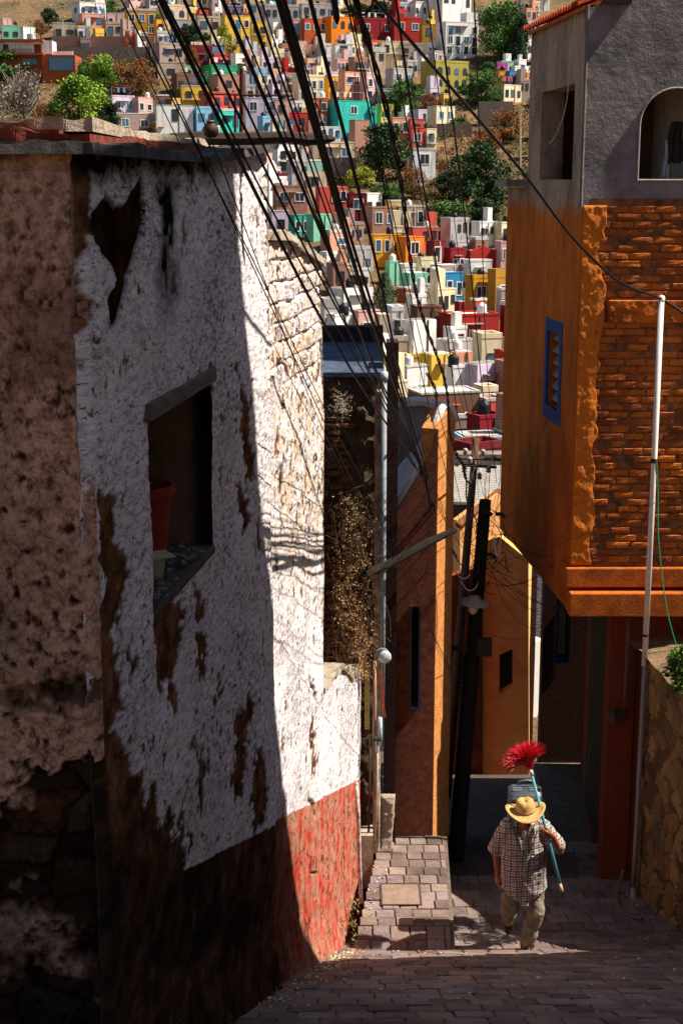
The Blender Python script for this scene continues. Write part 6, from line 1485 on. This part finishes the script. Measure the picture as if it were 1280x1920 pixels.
for a,b,c in ((shR,elR,wrR),(shL,elL,None)):
    capsule(mb,a,b,.045,.04)
    if c: capsule(mb,b,c,.042,.027)
    capsule(mb,Vector((0,-.02,1.33)),a,.055,.045)
def hand(mb,w_,d,side,curl,palmn):
    """w_ wrist, d direction of the palm, side = thumb side vector, curl bends fingers towards palmn"""
    d=d.normalized(); side=side.normalized(); pn=palmn.normalized()
    pc=w_+d*.05
    for k in range(4): capsule(mb,w_+side*(.012-.008*k),w_+d*.085+side*(.032-.021*k),.019,.015,10)
    L=(.038,.043,.040,.032)
    for k in range(4):
        b=w_+d*.088+side*(.032-.021*k); p=b; dd=d.copy()
        for j in range(3):
            dd=(dd*math.cos(curl)+pn*math.sin(curl)).normalized() if j==0 else (Matrix.Rotation(curl,3,d.cross(pn))@dd)
            q=p+dd*L[k]*(1,.75,.6)[j]; capsule(mb,p,q,.0092-.0008*j,.0086-.0008*j,8); p=q
    b=w_+d*.025+side*.028; q=b+side*.028+d*.022+pn*.014; r_=q+d*.026+pn*.022-side*.004; capsule(mb,b,q,.014,.011,8); capsule(mb,q,r_,.011,.009,8)
hand(mb,wrR,Vector((.03,-.03,-1)),Vector((.4,-.9,0)),.38,Vector((.8,.2,.0)))
# broom stick line
st0=Vector((.335,-.40,.84)); st1=Vector((.045,-.04,1.945))
sd=(st1-st0).normalized()
gp0=st0+sd*((wrL-st0).dot(sd)+.16)
hand(mb,gp0+Vector((.055,-.035,-.03)),Vector((-.9,-.25,.35)),Vector((.0,-.2,1)),.95,Vector((-.15,.95,.1)))
wrL2=gp0+Vector((.055,-.035,-.03)); capsule(mb,elL,wrL2,.042,.027)
fuse('body',mb,.0065,M_skin,man,3,.4)
# trousers
mb=MB()
ell(mb,(0,.03,.84),(.185,.14,.14)); 
for h,k,a,e1 in ((hipR,knR,anR,Vector((0,.03,-.06))),(hipL,knL,anL,Vector((0,.02,-.035)))):
    capsule(mb,h+Vector((0,0,-.02)),k,.115,.092); capsule(mb,k,a,.092,.078); capsule(mb,a,a+e1,.072,.075)
def wr(co): 
    return ((fbm(co[:,2]*16+co[:,0]*5,co[:,0]*9+co[:,1]*9,3,5)-.5)*.035).astype(np.float32)
M_trou=paint('#857c6c',.35,14,.9,60,dist=.008,c2='#5c5444')
fuse('trousers',mb,.011,M_trou,man,6,.5,wr)
# shoes
M_shoe=paint('#15130f',.3,9,.3,30,rough=.45)
mb=MB(); mb2=None
f=anL+Vector((0,0,-.045)); capsule(mb,f+Vector((0,.05,0)),f+Vector((-.005,-.12,-.012)),.045,.038); ell(mb,f+Vector((0,-.02,.02)),(.045,.08,.04)); fuse('shoe',mb,.008,M_shoe,man,3)
mb=MB(); f=anR+Vector((0,.05,-.05)); capsule(mb,f+Vector((0,.03,.03)),f+Vector((.0,-.06,-.12)),.043,.038); ell(mb,f,(.045,.05,.06)); fuse('shoe',mb,.008,M_shoe,man,3)
# blue bag glimpse between legs
ell_=MB(); ell(ell_,(.0,.22,.42),(.05,.04,.06)); o=ell_.build('blue_rag',paint('#1f5fae',.2,9),man,smooth=True,local=True)
# undershirt and shirt
mb=MB(); ell(mb,(-.01,-.10,1.28),(.06,.05,.12)); fuse('undershirt',mb,.012,paint('#cfc8bd',.1,9),man,3)
mb=MB()
def ring(z,cx,cy,rx_,ry_,n=40): return [(cx+rx_*math.copysign(abs(math.cos(a))**.85,math.cos(a)),cy+ry_*math.copysign(abs(math.sin(a))**.85,math.sin(a)),z) for a in np.linspace(0,2*PI,n,endpoint=False)]
prof_=[(1.44,0,-.05,.07,.065),(1.41,0,-.045,.14,.09),(1.36,0,-.035,.205,.115),(1.26,0,-.04,.225,.145),(1.12,.0,-.05,.235,.165),(.98,0,-.045,.235,.17),(.86,0,-.03,.235,.175),(.76,0,-.02,.24,.18),(.70,0,-.02,.245,.185)]
vs=[];n=40
for (z,cx,cy,a,b) in prof_: vs+=ring(z,cx,cy,a,b)
# ragged hem: lower the front tip
for k in range(n):
    x,y,z=vs[-n+k]; dz=.16*math.exp(-((x+.035)/.06)**2)*(y<0)+.03*math.sin(k*1.3); vs[-n+k]=(x,y,z-dz)
fs=[(i*n+k,(i+1)*n+k,(i+1)*n+(k+1)%n,i*n+(k+1)%n) for i in range(len(prof_)-1) for k in range(n)]+[tuple(range(n)),tuple((len(prof_)-1)*n+k for k in reversed(range(n)))]
mb.add(vs,fs)
capsule(mb,shR+Vector((.03,0,0)),shR.lerp(elR,.78),.092,.09); capsule(mb,shL+Vector((-.03,0,0)),shL.lerp(elL,.70),.092,.095)
capsule(mb,elR.lerp(shR,.25),elR.lerp(shR,.1),.085,.088)
def wr2(co): return ((fbm(co[:,2]*9+co[:,0]*6,co[:,0]*14-co[:,2]*5+co[:,1]*5,3,15)-.5)*.045).astype(np.float32)
g=NT('plaid_cotton'); s_=g.n('ShaderNodeSeparateXYZ'); g.l(g.tc.outputs['Object'],s_.inputs[0])
def stripes(ax,sc,lo,hi,ph=0):
    v=g.math('FRACT',g.math('ADD',g.math('MULTIPLY',ax,sc),ph)); return g.ramp(v,[(0,0.),(lo,0.),(lo+.02,1.),(hi,1.),(hi+.02,0.),(1,0.)])
wx_=g.math('ADD',s_.outputs['X'],g.math('MULTIPLY',g.math('SUBTRACT',g.noise(6,2),.5),.05)); wz_=g.math('ADD',s_.outputs['Z'],g.math('MULTIPLY',s_.outputs['X'],-.12))
c=g.mix(g.math('MULTIPLY',stripes(wx_,18,.1,.5),.6),'#8d8078','#241b1f'); c=g.mix(g.math('MULTIPLY',stripes(wz_,18,.1,.5),.6),c,'#3a2e33')
c=g.mix(g.math('MULTIPLY',stripes(wx_,36,.4,.55,.3),.6),c,'#cfc8c2'); c=g.mix(g.math('MULTIPLY',stripes(wz_,36,.4,.55,.3),.6),c,'#e6e2de')
c=g.mix(g.math('MULTIPLY',stripes(wx_,9,.3,.36),.7),c,'#7a3428'); 
M_plaid=g.out(c,.85,g.bump(g.noise(60,4),.3,.003),spec=.2)
sh=fuse('shirt',mb,.011,M_plaid,man,5,.5,wr2)
# open V: collar flaps and pocket
mb=MB()
for s in (-1,1):
    P=[Vector((s*.075,-.085,1.44)),Vector((s*.085,-.165,1.38)),Vector((s*.015,-.215,1.13)),Vector((s*.035,-.205,1.14)),Vector((s*.12,-.15,1.36)),Vector((s*.10,-.07,1.445))]
    P=[p+Vector((-.01,-.012,0)) for p in P]; mb.add(P+[p+Vector((0,.012,0)) for p in P],[(0,1,2,3,4,5),(11,10,9,8,7,6)]+[(k,k+6,(k+1)%6+6,(k+1)%6) for k in range(6)])
mb.build('collar',M_plaid,man,local=True)
mb=MB(); ell(mb,(-.01,-.150,1.30),(.036,.03,.10)); mb.build('vest_front',paint('#a89e90',.1,9),man,smooth=True,local=True)
mb=MB().box(.05,.13,-.222,-.20,1.105,1.125); mb.box(.055,.125,-.214,-.20,1.03,1.105); mb.build('pocket',M_plaid,man,local=True)
# hat
g=NT('straw'); v=g.map((60,60,140)); n_=g.noise(1,4,.7,v); M_straw=g.out(g.ramp(n_,[(.3,'#7d5f34'),(.55,'#b8955c'),(.8,'#cfb27c')]),.8,g.bump(n_,.6,.004))
hat=empty('straw_hat',(0,0,0),None,None); hat.parent=man; del_=None
for k in ('label','category'): 
    if k in hat: del hat[k]
M_=Matrix.Translation(hd+Vector((0,.0,.055)))@Matrix.Rotation(R(2),4,'X')@Matrix.Rotation(R(-5),4,'Y')
vs=[];fs=[];n=40; pr=[(.195,.0),(.165,-.004),(.125,-.006),(.100,.0),(.097,.03),(.093,.07),(.085,.105),(.06,.125),(.03,.118),(.001,.112)]
for r_,z in pr:
    for k in range(n):
        a=2*PI*k/n; x=r_*math.cos(a); y=r_*1.12*math.sin(a); zz=z
        if r_>.1: zz+=((r_-.1)/.095)**1.5*(.05*math.cos(a)**2-.03*math.sin(a)**2)
        if z>.09: zz-=.016*max(0,1-abs(x)/.04)*(1 if y<.08 else .5)
        vs.append(M_@Vector((x,y,zz)))
for i in range(len(pr)-1):
    for k in range(n): fs.append((i*n+k,i*n+(k+1)%n,(i+1)*n+(k+1)%n,(i+1)*n+k))
b=MB().add(vs,fs); o=b.build('crown_and_brim',M_straw,hat,smooth=True,local=True); s_=o.modifiers.new('s','SOLIDIFY'); s_.thickness=.006; s_.offset=-1
P=[M_@Vector((.1005*math.cos(a),.1005*1.12*math.sin(a),.012)) for a in np.linspace(0,2*PI,28)]; MB().tube(P,.006,6,cap=False).build('hat_band',paint('#8a5f34',.2,20),hat,local=True)
# jug carried on the back
g_=empty('plastic_jug',MX+Vector((.02,.22,1.27)),'grey ribbed plastic jug carried on the back behind the straw hat','jug')
mb=MB()
def rbx(mb,w0,w1,d,z0,z1,cy=0,r_=.05):
    def rr(w_,dd,z):
        out=[]
        for cx_,cy_,a0 in ((w_-r_,dd-r_,0),(-w_+r_,dd-r_,PI/2),(-w_+r_,-dd+r_,PI),(w_-r_,-dd+r_,3*PI/2)):
            for t in np.linspace(0,PI/2,5): out.append((cx_+r_*math.cos(a0+t),cy+cy_+r_*math.sin(a0+t),z))
        return out
    L=[rr(w0*.94,d*.94,z0),rr(w0,d,z0+.03)]; 
    nz_=6
    for k in range(nz_): z=z0+.03+(z1-z0-.06)*k/(nz_-1); w_=w0+(w1-w0)*k/(nz_-1); L.append(rr(w_,d,z)); 
    L+= [rr(w1,d,z1-.03),rr(w1*.93,d*.93,z1-.008),rr(w1*.86,d*.86,z1)]
    n=20; vs=[v for l_ in L for v in l_]; fs=[(i*n+k,i*n+(k+1)%n,(i+1)*n+(k+1)%n,(i+1)*n+k) for i in range(len(L)-1) for k in range(n)]+[tuple(range(n))[::-1],tuple((len(L)-1)*n+k for k in range(n))]
    mb.add(vs,fs)
rbx(mb,.17,.165,.115,-.13,.40)
M_jug=paint('#3b444d',.2,6,.2,20,rough=.4,spec=.5); M_jug2=paint('#5a656f',.15,6,rough=.4,spec=.5)
mb.build('body',M_jug,g_,smooth=True,local=True)
mb=MB(); 
for (x0,x1,y0,y1) in ((-.13,-.035,-.09,-.055),(-.13,-.035,-.035,.0),(.035,.12,-.09,-.055),(.035,.12,-.035,.0),(-.13,.12,.03,.055)): mb.box(x0,x1,y0,y1,.398,.412)
mb.box(-.14,.14,-.122,-.112,.30,.335); mb.box(-.13,-.03,-.122,-.112,.22,.28); mb.box(.03,.13,-.122,-.112,.22,.28); mb.box(-.13,.13,-.122,-.112,.14,.19)
bevel(mb.build('moulded_ribs',M_jug2,g_,local=True),.005)
MB().tube([(.09,.05,.4),(.09,.05,.45),(.03,.05,.46),(-.05,.05,.45),(-.06,.05,.4)],.014,8).build('handle',M_jug2,g_,smooth=True,local=True)
MB().lathe([(.03,.39),(.03,.43),(.026,.435)],16,Matrix.Translation((0.13,-.06,0))).build('cap',M_dark,g_,local=True)
# broom
br=empty('broom',MX+st0,'red bristled broom with a pale blue stick resting on the shoulder','broom')
q0=Vector((0,0,0)); q1=st1-st0
MB().tube([q0+sd*.08,q0+sd*.6,q1],.0155,10).build('stick',paint('#4f93a0',.25,20,.2,40,rough=.5),br,smooth=True,local=True)
MB().tube([q0,q0+sd*.08],.0165,10).build('tip',paint('#c9a184',.2,20),br,smooth=True,local=True)
MB().tube([q1-sd*.03,q1+sd*.04],.022,12).build('socket',paint('#c9bda3',.2,20,rough=.4),br,smooth=True,local=True)
rn=random.Random(4)
bd=(sd+Vector((-.28,.0,.05))).normalized()
def bristles(n,seed,r_):
    rn=random.Random(seed); mb=MB()
    for k in range(n):
        a=rn.uniform(-1.42,.48) ; lat=Vector((1,0,0)); ya=rn.uniform(-.7,.25)
        d=(Vector((math.sin(a),ya,math.cos(a)))).normalized(); L=.30*rn.uniform(.9,1.03)
        b=q1+sd*.03+Vector((rn.uniform(-.02,.02),rn.uniform(-.015,.015),0)); side=Vector((rn.gauss(0,1),rn.gauss(0,1),rn.gauss(0,1)))*.004
        P=[b,b+sd*L*.18+d*L*.25,b+sd*L*.15+d*L*.6+side*.5,b+d*L*1.0+side+Vector((0,0,-.02*abs(math.sin(a))))]
        mb.tube(P,[r_,r_,r_,r_*.6],4,cap=False)
    return mb
bristles(520,4,.0024).build('bristles',paint('#e0203a',.25,30,.1,40,rough=.45,spec=.5,c2='#b01528'),br,local=True)
